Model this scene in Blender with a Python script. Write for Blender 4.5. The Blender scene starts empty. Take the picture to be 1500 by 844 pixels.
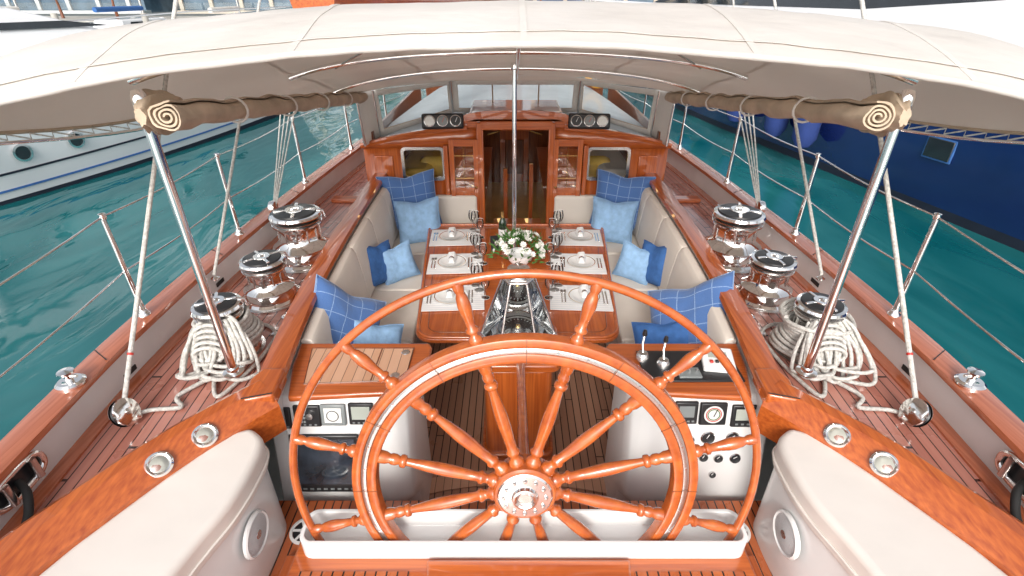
import bpy, math, random
from mathutils import Vector, Matrix, noise as mn
import bmesh
random.seed(4)
H=1.85
R=math.radians
def P(x,y,h): return Vector((x,y,H-h))
scn=bpy.context.scene
col=scn.collection

# ------------------------------------------------------------ materials
def newmat(name):
    m=bpy.data.materials.new(name); m.use_nodes=True
    nt=m.node_tree; nt.nodes.clear()
    o=nt.nodes.new('ShaderNodeOutputMaterial'); b=nt.nodes.new('ShaderNodeBsdfPrincipled')
    nt.links.new(b.outputs[0],o.inputs[0])
    return m,nt,b,o
def M(name,c,rough=.5,metal=0,coat=0,var=.15,nscale=4,stretch=(1,1,1),bump=0,bscale=60,c2=None,rvar=0,spec=.5,coatr=.03,emit=0,detail=4,lo=.3,hi=.7):
    m,nt,b,o=newmat(name); N=nt.nodes; L=nt.links
    tc=N.new('ShaderNodeTexCoord'); mp=N.new('ShaderNodeMapping'); mp.inputs['Scale'].default_value=stretch
    L.new(tc.outputs['Object'],mp.inputs[0])
    nz=N.new('ShaderNodeTexNoise'); nz.inputs['Scale'].default_value=nscale; nz.inputs['Detail'].default_value=detail
    L.new(mp.outputs[0],nz.inputs['Vector'])
    cr=N.new('ShaderNodeValToRGB'); cr.color_ramp.elements[0].position=lo; cr.color_ramp.elements[1].position=hi
    ca=[max(0,v*(1-var)) for v in c]; cb=[min(1,v*(1+var)) for v in c]
    if c2: ca=list(c2); cb=list(c)
    cr.color_ramp.elements[0].color=(*ca,1); cr.color_ramp.elements[1].color=(*cb,1)
    L.new(nz.outputs['Fac'],cr.inputs[0]); L.new(cr.outputs[0],b.inputs['Base Color'])
    b.inputs['Roughness'].default_value=rough; b.inputs['Metallic'].default_value=metal
    b.inputs['Coat Weight'].default_value=coat; b.inputs['Coat Roughness'].default_value=coatr
    b.inputs['Specular IOR Level'].default_value=spec
    if rvar:
        mr=N.new('ShaderNodeMapRange'); mr.inputs[3].default_value=max(.02,rough-rvar); mr.inputs[4].default_value=rough+rvar
        n3=N.new('ShaderNodeTexNoise'); n3.inputs['Scale'].default_value=7; L.new(tc.outputs['Object'],n3.inputs['Vector'])
        L.new(n3.outputs['Fac'],mr.inputs[0]); L.new(mr.outputs[0],b.inputs['Roughness'])
    if bump:
        n2=N.new('ShaderNodeTexNoise'); n2.inputs['Scale'].default_value=bscale; n2.inputs['Detail'].default_value=3
        L.new(mp.outputs[0],n2.inputs['Vector'])
        bp=N.new('ShaderNodeBump'); bp.inputs['Strength'].default_value=bump; bp.inputs['Distance'].default_value=.01
        L.new(n2.outputs['Fac'],bp.inputs['Height']); L.new(bp.outputs[0],b.inputs['Normal'])
    if emit:
        b.inputs['Emission Color'].default_value=(*c,1); b.inputs['Emission Strength'].default_value=emit
    return m
WA=(.57,.140,.026); WB=(.31,.052,.010)
WK=dict(rough=.3,coat=1,c2=WB,detail=10,coatr=.012,lo=.25,hi=.72)
wood_x=M('varnish_x',WA,nscale=7,stretch=(.25,10,10),**WK)
wood_y=M('varnish_y',WA,nscale=7,stretch=(10,.25,10),**WK)
wood_z=M('varnish_z',WA,nscale=7,stretch=(10,10,.25),**WK)
wood_w=M('varnish_wheel',(.57,.140,.026),.25,coat=1,c2=(.34,.062,.011),nscale=22,detail=10,coatr=.012,lo=.25,hi=.75)
wood_rail=M('varnish_rail',(.54,.165,.075),.25,coat=1,c2=(.38,.095,.038),nscale=7,stretch=(9,.3,9),detail=8,coatr=.02)
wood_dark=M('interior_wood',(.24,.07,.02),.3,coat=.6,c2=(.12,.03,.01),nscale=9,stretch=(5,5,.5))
white=M('white_gelcoat',(.80,.80,.79),.25,coat=.5,var=.02)
whiteb=M('white_paint_bulwark',(.78,.77,.76),.4,var=.05,coat=.2)
roofm=M('coachroof_reflection_tint',(.46,.50,.52),.5,var=.08,coat=.2,bump=.3,bscale=150)  # nonslip bump; grey-blue base stands in for reflection in the dodger windows
chrome=M('polished_steel',(.90,.89,.88),.09,1,var=.04,rvar=.05)
chrome2=M('brushed_steel',(.72,.71,.70),.25,1,var=.1)
black=M('black_plastic',(.018,.018,.02),.35,var=.2)
rubber=M('black_rubber',(.02,.02,.02),.7)
cream=M('cream_upholstery',(.78,.71,.63),.65,var=.04,nscale=3,bump=.12,bscale=9)
creamw=M('pale_upholstery',(.74,.685,.635),.6,var=.04,nscale=2,bump=.5,bscale=4,detail=6)
rope_m=M('white_rope',(.62,.60,.56),.85,var=.25,nscale=60,bump=.8,bscale=160)
porc=M('porcelain',(.88,.88,.87),.12,coat=.5,var=.01)
linen=M('linen',(.84,.83,.82),.85,var=.06,nscale=30,bump=.3,bscale=120)
tan_canvas=M('tan_canvas',(.50,.395,.29),.85,var=.2,nscale=6,bump=.6,bscale=22)
alu=M('instrument_face',(.22,.24,.24),.3,var=.1)
lcd=M('lcd_face',(.40,.43,.38),.3,var=.1)
dial=M('dial_face',(.75,.75,.72),.3,var=.03)
leaf=M('foliage_green',(.06,.16,.03),.6,var=.5,nscale=30)
petal=M('white_petals',(.88,.87,.82),.6,var=.05)
yellowm=M('yellow_cushion',(.85,.55,.10),.7)
redm=M('red_paint',(.55,.03,.02),.4)
navy=M('navy_hull_paint',(.010,.026,.145),.06,coat=1,c2=(.006,.015,.09),nscale=.6,coatr=.01)
hullwhite=M('white_hull_paint',(.80,.80,.81),.15,coat=.8,var=.03,nscale=.7)
antifoul=M('antifouling',(.01,.015,.03),.6)
darkglass=M('tinted_window',(.02,.025,.03),.05,coat=1,var=.2)
lampm=M('lamp_glow',(1,.62,.25),.5,emit=8)
goldbr=M('brass',(.75,.5,.2),.2,1)

def glassmat(name,tint=(.93,.95,.95),refl=.08,rough=.02,white=0):
    m,nt,b,o=newmat(name); N=nt.nodes; L=nt.links
    t=N.new('ShaderNodeBsdfTransparent'); t.inputs[0].default_value=(*tint,1)
    g=N.new('ShaderNodeBsdfGlossy'); g.inputs['Roughness'].default_value=rough
    f=N.new('ShaderNodeFresnel'); f.inputs[0].default_value=1.45
    a=N.new('ShaderNodeMath'); a.operation='ADD'; a.inputs[1].default_value=refl-.04; a.use_clamp=True
    L.new(f.outputs[0],a.inputs[0])
    mx=N.new('ShaderNodeMixShader'); L.new(a.outputs[0],mx.inputs[0]); L.new(t.outputs[0],mx.inputs[1]); L.new(g.outputs[0],mx.inputs[2])
    last=mx
    if white:
        d=N.new('ShaderNodeBsdfDiffuse'); d.inputs[0].default_value=(.8,.82,.82,1)
        nz=N.new('ShaderNodeTexNoise'); nz.inputs['Scale'].default_value=3
        mm=N.new('ShaderNodeMath'); mm.operation='MULTIPLY'; mm.inputs[1].default_value=white*2
        L.new(nz.outputs['Fac'],mm.inputs[0])
        m2=N.new('ShaderNodeMixShader'); L.new(mm.outputs[0],m2.inputs[0]); L.new(mx.outputs[0],m2.inputs[1]); L.new(d.outputs[0],m2.inputs[2]); last=m2
    L.new(last.outputs[0],o.inputs[0]); nt.nodes.remove(b)
    return m
clear=glassmat('clear_glass'); vinyl=glassmat('clear_vinyl',(.92,.95,.95),.10,.04,white=.05)
clearg=glassmat('crystal',(.97,.98,.98),.07,.03)
binglass=glassmat('binnacle_glass',(.96,.98,.98),.07,.01)

def canvas(name,c0,c1,trans,tcol,bst):
    m,nt,b,o=newmat(name); N=nt.nodes; L=nt.links
    tc=N.new('ShaderNodeTexCoord')
    nz=N.new('ShaderNodeTexNoise'); nz.inputs['Scale'].default_value=1.6; nz.inputs['Detail'].default_value=7
    L.new(tc.outputs['Object'],nz.inputs['Vector'])
    cr=N.new('ShaderNodeValToRGB'); cr.color_ramp.elements[0].position=.35;cr.color_ramp.elements[1].position=.65
    cr.color_ramp.elements[0].color=(*c0,1); cr.color_ramp.elements[1].color=(*c1,1)
    L.new(nz.outputs['Fac'],cr.inputs[0]); L.new(cr.outputs[0],b.inputs['Base Color'])
    b.inputs['Roughness'].default_value=.8
    n2=N.new('ShaderNodeTexNoise'); n2.inputs['Scale'].default_value=2.6; n2.inputs['Detail'].default_value=3
    mp=N.new('ShaderNodeMapping'); mp.inputs['Scale'].default_value=(1,1.8,1); L.new(tc.outputs['Object'],mp.inputs[0]); L.new(mp.outputs[0],n2.inputs['Vector'])
    n4=N.new('ShaderNodeTexNoise'); n4.inputs['Scale'].default_value=220; L.new(tc.outputs['Object'],n4.inputs['Vector'])
    ad=N.new('ShaderNodeMath'); ad.operation='MULTIPLY_ADD'; ad.inputs[1].default_value=.03; L.new(n4.outputs['Fac'],ad.inputs[0]); L.new(n2.outputs['Fac'],ad.inputs[2])
    bp=N.new('ShaderNodeBump'); bp.inputs['Strength'].default_value=bst; bp.inputs['Distance'].default_value=.04
    L.new(ad.outputs[0],bp.inputs['Height']); L.new(bp.outputs[0],b.inputs['Normal'])
    t=N.new('ShaderNodeBsdfTranslucent'); t.inputs[0].default_value=(*tcol,1)
    mx=N.new('ShaderNodeMixShader'); mx.inputs[0].default_value=trans
    L.new(b.outputs[0],mx.inputs[1]); L.new(t.outputs[0],mx.inputs[2]); L.new(mx.outputs[0],o.inputs[0])
    return m
canv=canvas('white_canvas',(.74,.71,.67),(.82,.80,.77),.32,(.92,.86,.80),.5)
shaded_canv=canvas('shaded_canvas',(.72,.65,.59),(.80,.74,.68),.50,(.92,.85,.78),.4)  # underside copy of the cloth; shade put into its darker, tanner colour

def planks(name,w,ca,cb,seamc,rough,coat,seam=.09,uv=True,axis='X',butt=0):
    m,nt,b,o=newmat(name); N=nt.nodes; L=nt.links
    def ma(op,a,bv=None,clamp=False):
        n=N.new('ShaderNodeMath'); n.operation=op; n.use_clamp=clamp
        for i,v in enumerate([a,bv]):
            if v is None: continue
            if isinstance(v,(int,float)): n.inputs[i].default_value=v
            else: L.new(v,n.inputs[i])
        return n.outputs[0]
    tc=N.new('ShaderNodeTexCoord'); sp=N.new('ShaderNodeSeparateXYZ')
    L.new(tc.outputs['UV' if uv else 'Object'],sp.inputs[0])
    A,B=(sp.outputs[0],sp.outputs[1]) if axis=='X' else (sp.outputs[1],sp.outputs[0])
    q=ma('DIVIDE',A,w); fl=ma('FLOOR',q); fr=ma('FRACT',q)
    s=ma('LESS_THAN',fr,seam)
    wn=N.new('ShaderNodeTexWhiteNoise'); wn.noise_dimensions='1D'; L.new(fl,wn.inputs['W'])
    if butt:
        off=ma('MULTIPLY',wn.outputs[0],5.3); bb=ma('DIVIDE',ma('ADD',B,off),butt); bf=ma('FRACT',bb)
        s=ma('MAXIMUM',s,ma('LESS_THAN',bf,.006))
        seg=ma('ADD',ma('MULTIPLY',ma('FLOOR',bb),7.13),fl)
        wn=N.new('ShaderNodeTexWhiteNoise'); wn.noise_dimensions='1D'; L.new(seg,wn.inputs['W'])
    cb_=N.new('ShaderNodeCombineXYZ'); L.new(ma('MULTIPLY',A,60),cb_.inputs[0]); L.new(ma('MULTIPLY',B,3),cb_.inputs[1]); L.new(ma('MULTIPLY',wn.outputs[0],30),cb_.inputs[2])
    nz=N.new('ShaderNodeTexNoise'); nz.inputs['Scale'].default_value=1.; nz.inputs['Detail'].default_value=6; L.new(cb_.outputs[0],nz.inputs['Vector'])
    f=ma('ADD',ma('MULTIPLY',wn.outputs[0],.55),ma('MULTIPLY',nz.outputs['Fac'],.5),True)
    mc=N.new('ShaderNodeMix'); mc.data_type='RGBA'; mc.inputs[6].default_value=(*ca,1); mc.inputs[7].default_value=(*cb,1); L.new(f,mc.inputs[0])
    ms=N.new('ShaderNodeMix'); ms.data_type='RGBA'; L.new(s,ms.inputs[0]); L.new(mc.outputs[2],ms.inputs[6]); ms.inputs[7].default_value=(*seamc,1)
    L.new(ms.outputs[2],b.inputs['Base Color'])
    n5=N.new('ShaderNodeTexNoise'); n5.inputs['Scale'].default_value=2.5; n5.inputs['Detail'].default_value=5; L.new(tc.outputs['Object'],n5.inputs['Vector'])
    mr=N.new('ShaderNodeMapRange'); mr.inputs[1].default_value=.35; mr.inputs[2].default_value=.65; mr.inputs[3].default_value=max(.1,rough-.15); mr.inputs[4].default_value=rough+.2
    L.new(n5.outputs['Fac'],mr.inputs[0]); L.new(mr.outputs[0],b.inputs['Roughness'])
    b.inputs['Coat Weight'].default_value=coat; b.inputs['Coat Roughness'].default_value=.12
    bp=N.new('ShaderNodeBump'); bp.inputs['Strength'].default_value=.25; bp.inputs['Distance'].default_value=.004
    L.new(ma('SUBTRACT',nz.outputs['Fac'],s),bp.inputs['Height']); L.new(bp.outputs[0],b.inputs['Normal'])
    return m
deck_m=planks('wet_teak_deck',.055,(.36,.125,.09),(.56,.25,.19),(.03,.012,.01),.30,.7,.11,True,butt=2.3)
sole_m=planks('teak_sole',.055,(.33,.16,.10),(.52,.29,.19),(.012,.008,.006),.4,.2,.13,False,butt=1.3)
sole_r=planks('teak_grating',.045,(.36,.08,.025),(.50,.14,.045),(.015,.008,.006),.3,.5,.16,False)
teakpanel=planks('teak_panel',.055,(.56,.30,.18),(.66,.40,.27),(.10,.05,.03),.4,.2,.06,False,axis='X')

def plaid(name,base,line,n=5):
    m,nt,b,o=newmat(name); N=nt.nodes; L=nt.links
    tc=N.new('ShaderNodeTexCoord'); sp=N.new('ShaderNodeSeparateXYZ'); L.new(tc.outputs['UV'],sp.inputs[0])
    def ma(op,a,bv):
        q=N.new('ShaderNodeMath'); q.operation=op
        for i,v in enumerate([a,bv]):
            if isinstance(v,(int,float)): q.inputs[i].default_value=v
            else: L.new(v,q.inputs[i])
        return q.outputs[0]
    def fr(x):
        q=N.new('ShaderNodeMath'); q.operation='FRACT'; L.new(ma('MULTIPLY',x,n),q.inputs[0]); return q.outputs[0]
    s=ma('MAXIMUM',ma('LESS_THAN',fr(sp.outputs[0]),.05),ma('LESS_THAN',fr(sp.outputs[1]),.05))
    nz=N.new('ShaderNodeTexNoise'); nz.inputs['Scale'].default_value=90; L.new(tc.outputs['UV'],nz.inputs['Vector'])
    s2=ma('MULTIPLY',s,ma('ADD',nz.outputs['Fac'],-.12))
    s3=ma('ADD',s2,ma('MULTIPLY',nz.outputs['Fac'],.12))
    mc=N.new('ShaderNodeMix'); mc.data_type='RGBA'; mc.inputs[6].default_value=(*base,1); mc.inputs[7].default_value=(*line,1); L.new(s3,mc.inputs[0])
    L.new(mc.outputs[2],b.inputs['Base Color']); b.inputs['Roughness'].default_value=.85; b.inputs['Sheen Weight'].default_value=.3
    bp=N.new('ShaderNodeBump'); bp.inputs['Strength'].default_value=.8; bp.inputs['Distance'].default_value=.015
    n2=N.new('ShaderNodeTexNoise'); n2.inputs['Scale'].default_value=5; L.new(tc.outputs['UV'],n2.inputs['Vector']); L.new(n2.outputs['Fac'],bp.inputs['Height']); L.new(bp.outputs[0],b.inputs['Normal'])
    return m
navyplaid=plaid('navy_plaid_fabric',(.04,.12,.34),(.45,.6,.8),5)
navyplain=M('navy_fabric',(.04,.13,.36),.85,var=.15,nscale=20,bump=.5,bscale=30)
lightblue=M('light_blue_fabric',(.26,.43,.65),.85,var=.14,nscale=20,bump=.6,bscale=22)

# ------------------------------------------------------------ mesh helpers
def G(name,loc=(0,0,0),rot=(0,0,0),sc=1):
    e=bpy.data.objects.new(name,None); e.empty_display_size=.1; col.objects.link(e)
    e.location=loc; e.rotation_euler=rot; e.scale=(sc,)*3 if not isinstance(sc,tuple) else sc
    return e
def mk(name,verts,faces,mat,parent=None,smooth=True,bevel=0,ang=40,uv=None,loc=None,rot=None,seg=2,mat2=None,fmat=None):
    me=bpy.data.meshes.new(name); me.from_pydata([tuple(v) for v in verts],[],faces); me.materials.append(mat)
    if mat2: me.materials.append(mat2)
    if fmat:
        for p,k in zip(me.polygons,fmat): p.material_index=k
    if uv:
        l=me.uv_layers.new(name='UVMap')
        for poly in me.polygons:
            for li in poly.loop_indices: l.data[li].uv=uv[me.loops[li].vertex_index]
    me.validate()
    if not fmat and not mat2:
        bm=bmesh.new(); bm.from_mesh(me); bmesh.ops.recalc_face_normals(bm,faces=bm.faces); bm.to_mesh(me); bm.free()
    if smooth:
        me.polygons.foreach_set('use_smooth',[True]*len(me.polygons)); me.set_sharp_from_angle(angle=R(ang))
    o=bpy.data.objects.new(name,me); col.objects.link(o)
    if parent: o.parent=parent
    if loc is not None: o.location=loc
    if rot is not None: o.rotation_euler=rot
    if bevel:
        md=o.modifiers.new('b','BEVEL'); md.width=bevel; md.segments=seg; md.limit_method='ANGLE'; md.harden_normals=False
    return o
def box(name,c,s,mat,parent=None,bevel=.004,rot=None,seg=2):
    x,y,z=[v/2 for v in s]
    v=[(-x,-y,-z),(x,-y,-z),(x,y,-z),(-x,y,-z),(-x,-y,z),(x,-y,z),(x,y,z),(-x,y,z)]
    f=[(0,3,2,1),(4,5,6,7),(0,1,5,4),(1,2,6,5),(2,3,7,6),(3,0,4,7)]
    return mk(name,v,f,mat,parent,True,bevel,30,loc=c,rot=rot,seg=seg)
def prism(name,poly,z0,z1,mat,parent=None,bevel=.01,seg=3,loc=None,rot=None,ang=40):
    n=len(poly); v=[(p[0],p[1],z0) for p in poly]+[(p[0],p[1],z1) for p in poly]
    f=[tuple(range(n-1,-1,-1)),tuple(range(n,2*n))]+[(i,(i+1)%n,n+(i+1)%n,n+i) for i in range(n)]
    return mk(name,v,f,mat,parent,True,bevel,ang,seg=seg,loc=loc,rot=rot)
def lathe_vf(prof,n=32,mat4=None):
    v=[];f=[]
    for r,z in prof:
        for i in range(n):
            a=2*math.pi*i/n; v.append(Vector((r*math.cos(a),r*math.sin(a),z)))
    for j in range(len(prof)-1):
        for i in range(n):
            f.append((j*n+i,j*n+(i+1)%n,(j+1)*n+(i+1)%n,(j+1)*n+i))
    if mat4: v=[mat4@p for p in v]
    return v,f
def lathe(name,prof,mat,parent=None,n=32,loc=None,rot=None,mat4=None,ang=35):
    v,f=lathe_vf(prof,n,mat4); return mk(name,v,f,mat,parent,True,0,ang,loc=loc,rot=rot)
def tube_vf(pts,r,n=8,closed=False):
    pts=[Vector(p) for p in pts]; m=len(pts); v=[];f=[]
    rr=r if isinstance(r,(list,tuple)) else [r]*m
    def tan(i):
        if closed: return (pts[(i+1)%m]-pts[(i-1)%m]).normalized()
        return (pts[min(i+1,m-1)]-pts[max(i-1,0)]).normalized()
    t0=tan(0); u=t0.orthogonal().normalized()
    for i in range(m):
        t=tan(i); u=(u-t*u.dot(t)).normalized(); w=t.cross(u)
        for k in range(n):
            a=2*math.pi*k/n; v.append(pts[i]+(u*math.cos(a)+w*math.sin(a))*rr[i])
    for i in range(m if closed else m-1):
        for k in range(n):
            a=i*n+k;b=i*n+(k+1)%n;j=(i+1)%m; f.append((a,b,j*n+(k+1)%n,j*n+k))
    if not closed: f.append(tuple(range(n-1,-1,-1))); f.append(tuple((m-1)*n+k for k in range(n)))
    return v,f
def tube(name,pts,r,mat,parent=None,n=8,closed=False):
    v,f=tube_vf(pts,r,n,closed); return mk(name,v,f,mat,parent,True,0,60)
def multi(name,parts,mat,parent=None,ang=50):
    V=[];F=[]
    for v,f in parts:
        o=len(V); V+=list(v); F+=[tuple(i+o for i in q) for q in f]
    return mk(name,V,F,mat,parent,True,0,ang)
def sweep(name,pts,prof,mat,parent=None,up=Vector((0,0,1)),ang=40,closed=False,cap=True,bevel=0):
    pts=[Vector(p) for p in pts]; m=len(pts); n=len(prof); v=[];f=[]
    for i in range(m):
        t=(pts[min(i+1,m-1)]-pts[max(i-1,0)]).normalized(); s=t.cross(up).normalized(); u=s.cross(t)
        for a,b in prof: v.append(pts[i]+s*a+u*b)
    for i in range(m-1):
        for k in range(n): f.append((i*n+k,i*n+(k+1)%n,(i+1)*n+(k+1)%n,(i+1)*n+k))
    if cap: f.append(tuple(range(n-1,-1,-1))); f.append(tuple((m-1)*n+k for k in range(n)))
    return mk(name,v,f,mat,parent,True,bevel,ang)
def catmull(pts,n=8):
    pts=[Vector(p) for p in pts]; P_=[pts[0]*2-pts[1]]+pts+[pts[-1]*2-pts[-2]]; out=[]
    for i in range(1,len(P_)-2):
        a,b,c,d=P_[i-1:i+3]
        for k in range(n):
            t=k/n; out.append(.5*((2*b)+(c-a)*t+(2*a-5*b+4*c-d)*t*t+(3*b-a-3*c+d)*t**3))
    out.append(pts[-1]); return out
def itp(tab,y):
    if y<=tab[0][0]: return tab[0][1]
    for (a,b),(c,d) in zip(tab,tab[1:]):
        if y<=c: return b+(d-b)*(y-a)/(c-a)
    return tab[-1][1]
def grid(name,fn,nu,nv,mat,parent=None,uvf=None,solid=0,ang=60,mat2=None):
    v=[];f=[];uv=[]
    for j in range(nv+1):
        for i in range(nu+1):
            v.append(fn(i/nu,j/nv)); uv.append(uvf(i/nu,j/nv) if uvf else (i/nu,j/nv))
    for j in range(nv):
        for i in range(nu):
            a=j*(nu+1)+i; f.append((a,a+1,a+nu+2,a+nu+1))
    if mat2:
        m=len(v); nf=len(f)
        v2=[Vector(p)-Vector((0,0,.006)) for p in v]
        f2=[tuple(reversed([k+m for k in q])) for q in f]
        return mk(name,v+v2,f+f2,mat,parent,True,0,ang,uv=uv+uv,mat2=mat2,fmat=[0]*nf+[1]*nf)
    o=mk(name,v,f,mat,parent,True,0,ang,uv=uv)
    if solid: md=o.modifiers.new('s','SOLIDIFY'); md.thickness=solid; md.offset=0
    return o
def rrect(w,d,r,n=5,cx=0,cy=0):
    o=[]
    for sx,sy,a0 in((1,1,0),(-1,1,90),(-1,-1,180),(1,-1,270)):
        for k in range(n+1):
            a=R(a0+90*k/n); o.append((cx+sx*(w/2-r)+r*math.cos(a),cy+sy*(d/2-r)+r*math.sin(a)))
    return o

# ------------------------------------------------------------ own yacht : hull, deck, rails
rail_pts=catmull([(1.80,-1.5,0),(2.09,1.4,0),(2.16,2.5,0),(2.12,3.9,0),(1.93,6.3,0),(1.5,9.5,0),(.85,13,0),(.05,16.5,0)],10)
rtab=[(p.y,p.x) for p in rail_pts]
def rx(y): return itp(rtab,y)
aftc=catmull([(1.86,-1.0,0),(1.88,.2,0),(1.86,.8,0),(1.79,1.07,0),(1.70,1.26,0),(1.56,1.52,0),(1.42,1.72,0),(1.25,1.93,0)],8)
sidec=catmull([(1.25,1.93,0),(1.33,2.5,0),(1.395,3.2,0),(1.435,4.2,0),(1.45,5.38,0)],8)
ctab=[(p.y,p.x) for p in aftc]+[(p.y,p.x) for p in sidec[1:]]+[(5.39,1.56),(8.5,1.15),(9,.9),(9.05,0),(16.5,0)]
def cx(y): return itp(ctab,y)
yacht=G('sailing_yacht_hull')
ys=[-1.5+18*i/140 for i in range(141)]
for s in(-1,1):
    v=[];uv=[];f=[];K=6
    for y in ys:
        a=cx(y)-.03;b=rx(y)+.0
        if a<0: a=0
        if b<a: b=a+.001
        for k in range(K+1):
            x=a+(b-a)*k/K; v.append((s*x,y,0)); uv.append((b-x,y))
    for j in range(len(ys)-1):
        for k in range(K): a=j*(K+1)+k; f.append((a,a+1,a+K+2,a+K+1))
    mk('teak_side_deck',v,f,deck_m,yacht,uv=uv)
    pp=[P(s*p.x,p.y,1.63) for p in rail_pts]
    sweep('bulwark',[P(s*(p.x-.0),p.y,1.85) for p in rail_pts],[(-.02,0),(.02,0),(.02,.205),(-.02,.205)],whiteb,yacht)
    sweep('varnished_cap_rail',pp,[(-.065,-.016),(.065,-.016),(.07,0),(.065,.016),(.03,.022),(-.03,.022),(-.065,.016),(-.07,0)],wood_rail,yacht)
    sweep('waterway_margin',[P(s*(p.x-.055),p.y,1.85) for p in rail_pts[:-6]],[(-.035,0),(.035,0),(.035,.012),(-.035,.012)],wood_rail,yacht)
    for y in(.6,2.1,3.3,4.6,5.9):
        box('cap_scarph',P(s*rx(y),y,1.6075),(.142,.004,.003),rubber,yacht,bevel=0,rot=(0,0,R(s*35)))
    for y in(2.2,3.2,4.3):
        box('scupper',P(s*(rx(y)-.022),y,1.80),(.006,.10,.03),rubber,yacht,bevel=.002)
    v=[];f=[]
    for p in rail_pts:
        for k,(dx,h) in enumerate([(.03,1.66),(.06,2.2),(.02,2.9),(-.15,3.4),(-.5,3.9)]):
            v.append(P(s*max(0.0,p.x+dx),p.y,h))
    for j in range(len(rail_pts)-1):
        for k in range(4): a=j*5+k; f.append((a,a+1,a+6,a+5))
    mk('topsides',v,f,hullwhite,yacht)
cap=[(-.065,-.02),(.065,-.02),(.072,0),(.06,.022),(.0,.03),(-.06,.022),(-.072,0)]
for s in(-1,1):
    sweep('side_coaming_cap',[P(s*p.x,p.y,1.70) for p in sidec],cap,wood_y,yacht)
    sweep('side_coaming_board',[P(s*(p.x+.03),p.y,1.86) for p in sidec],[(-.02,0),(.02,0),(.02,.15),(-.02,.15)],wood_y,yacht)
    sweep('coaming_foot_trim',[P(s*(p.x+.075),p.y,1.85) for p in sidec],[(-.025,0),(.025,0),(.025,.018),(-.025,.018)],wood_y,yacht)
    tube('coaming_black_line',[P(s*(p.x+.103),p.y,1.848) for p in sidec],.005,rubber,yacht,6)  # black line along the outer foot of the coaming
    q=1 if s>0 else -1
    prof=[(q*.075,-.20),(q*.075,-.02),(q*.065,.0),(q*.04,.012),(q*-.015,.008),(q*-.085,-.035),(q*-.11,-.065),(q*-.115,-.22)]
    sweep('aft_coaming',[P(s*p.x,p.y,1.665) for p in aftc],prof,wood_y,yacht,ang=25)
    v=[];f=[]
    for p in sidec:
        v+= [P(s*(p.x-.04),p.y,1.72),P(s*(p.x-.04),p.y,2.9)]
    for j in range(len(sidec)-1): f.append((2*j,2*j+1,2*j+3,2*j+2))
    mk('cockpit_liner',v,f,white,yacht)
    prism('coaming_corner_block',[(s*x,y) for x,y in [(1.18,1.86),(1.31,1.82),(1.34,1.97),(1.31,2.06),(1.20,2.06)]],H-1.74,H-1.658,wood_y,yacht,bevel=.012)
    tube('coaming_joint',[P(s*1.185,1.865,1.655),P(s*1.315,1.825,1.6545)],.003,rubber,yacht,6)
box('main_sole',(0,3.6,H-2.87),(3,3.72,.04),sole_m,yacht,bevel=0)
mp_=catmull([(-.85,2.22,0),(-.4,2.33,0),(0,2.36,0),(.4,2.33,0),(.85,2.22,0)],6)
sweep('sole_margin_board',[P(p.x,p.y,2.846) for p in mp_],[(-.06,0),(.06,0),(.06,.008),(-.06,.008)],teakpanel,yacht)
prism('aft_sole',[(-1.3,-1.2),(1.3,-1.2),(1.3,1.80),(-1.3,1.80)],H-2.9,H-2.35,sole_r,yacht,bevel=0)
box('helm_platform',(0,1.16,H-2.22),(1.96,.60,.24),wood_x,yacht,bevel=.012)
for s in(-1,1):
    box('platform_grating',(s*.70,1.08,H-2.097),(.46,.36,.006),sole_r,yacht,bevel=0)
prism('helm_step',[(-.40,1.30),(.46,1.30),(.40,.86),(-.34,.86)],H-2.10,H-2.075,wood_x,yacht,bevel=.010)
for s in(-1,1):
    box('side_step',(s*1.06,1.22,H-2.33),(.10,.5,.04),wood_y,yacht,bevel=.006)
wl=G('wheel_well_tray',P(0.01,1.405,2.0))
W2,D2=.955,.075
outer=rrect(2*W2,2*D2+.02,.05,5); inner=rrect(2*W2-.035,2*D2-.015,.04,5)
n=len(outer); v=[(x,y,0) for x,y in outer]+[(x,y,0) for x,y in inner]+[(x,y,-.09) for x,y in inner]+[(x,y,-.10) for x,y in outer]
f=[(i,(i+1)%n,n+(i+1)%n,n+i) for i in range(n)]+[(n+i,n+(i+1)%n,2*n+(i+1)%n,2*n+i) for i in range(n)]+[(i,3*n+i,3*n+(i+1)%n,(i+1)%n) for i in range(n)]+[tuple(2*n+i for i in range(n))]
mk('tray',v,f,white,wl,bevel=.004)

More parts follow.
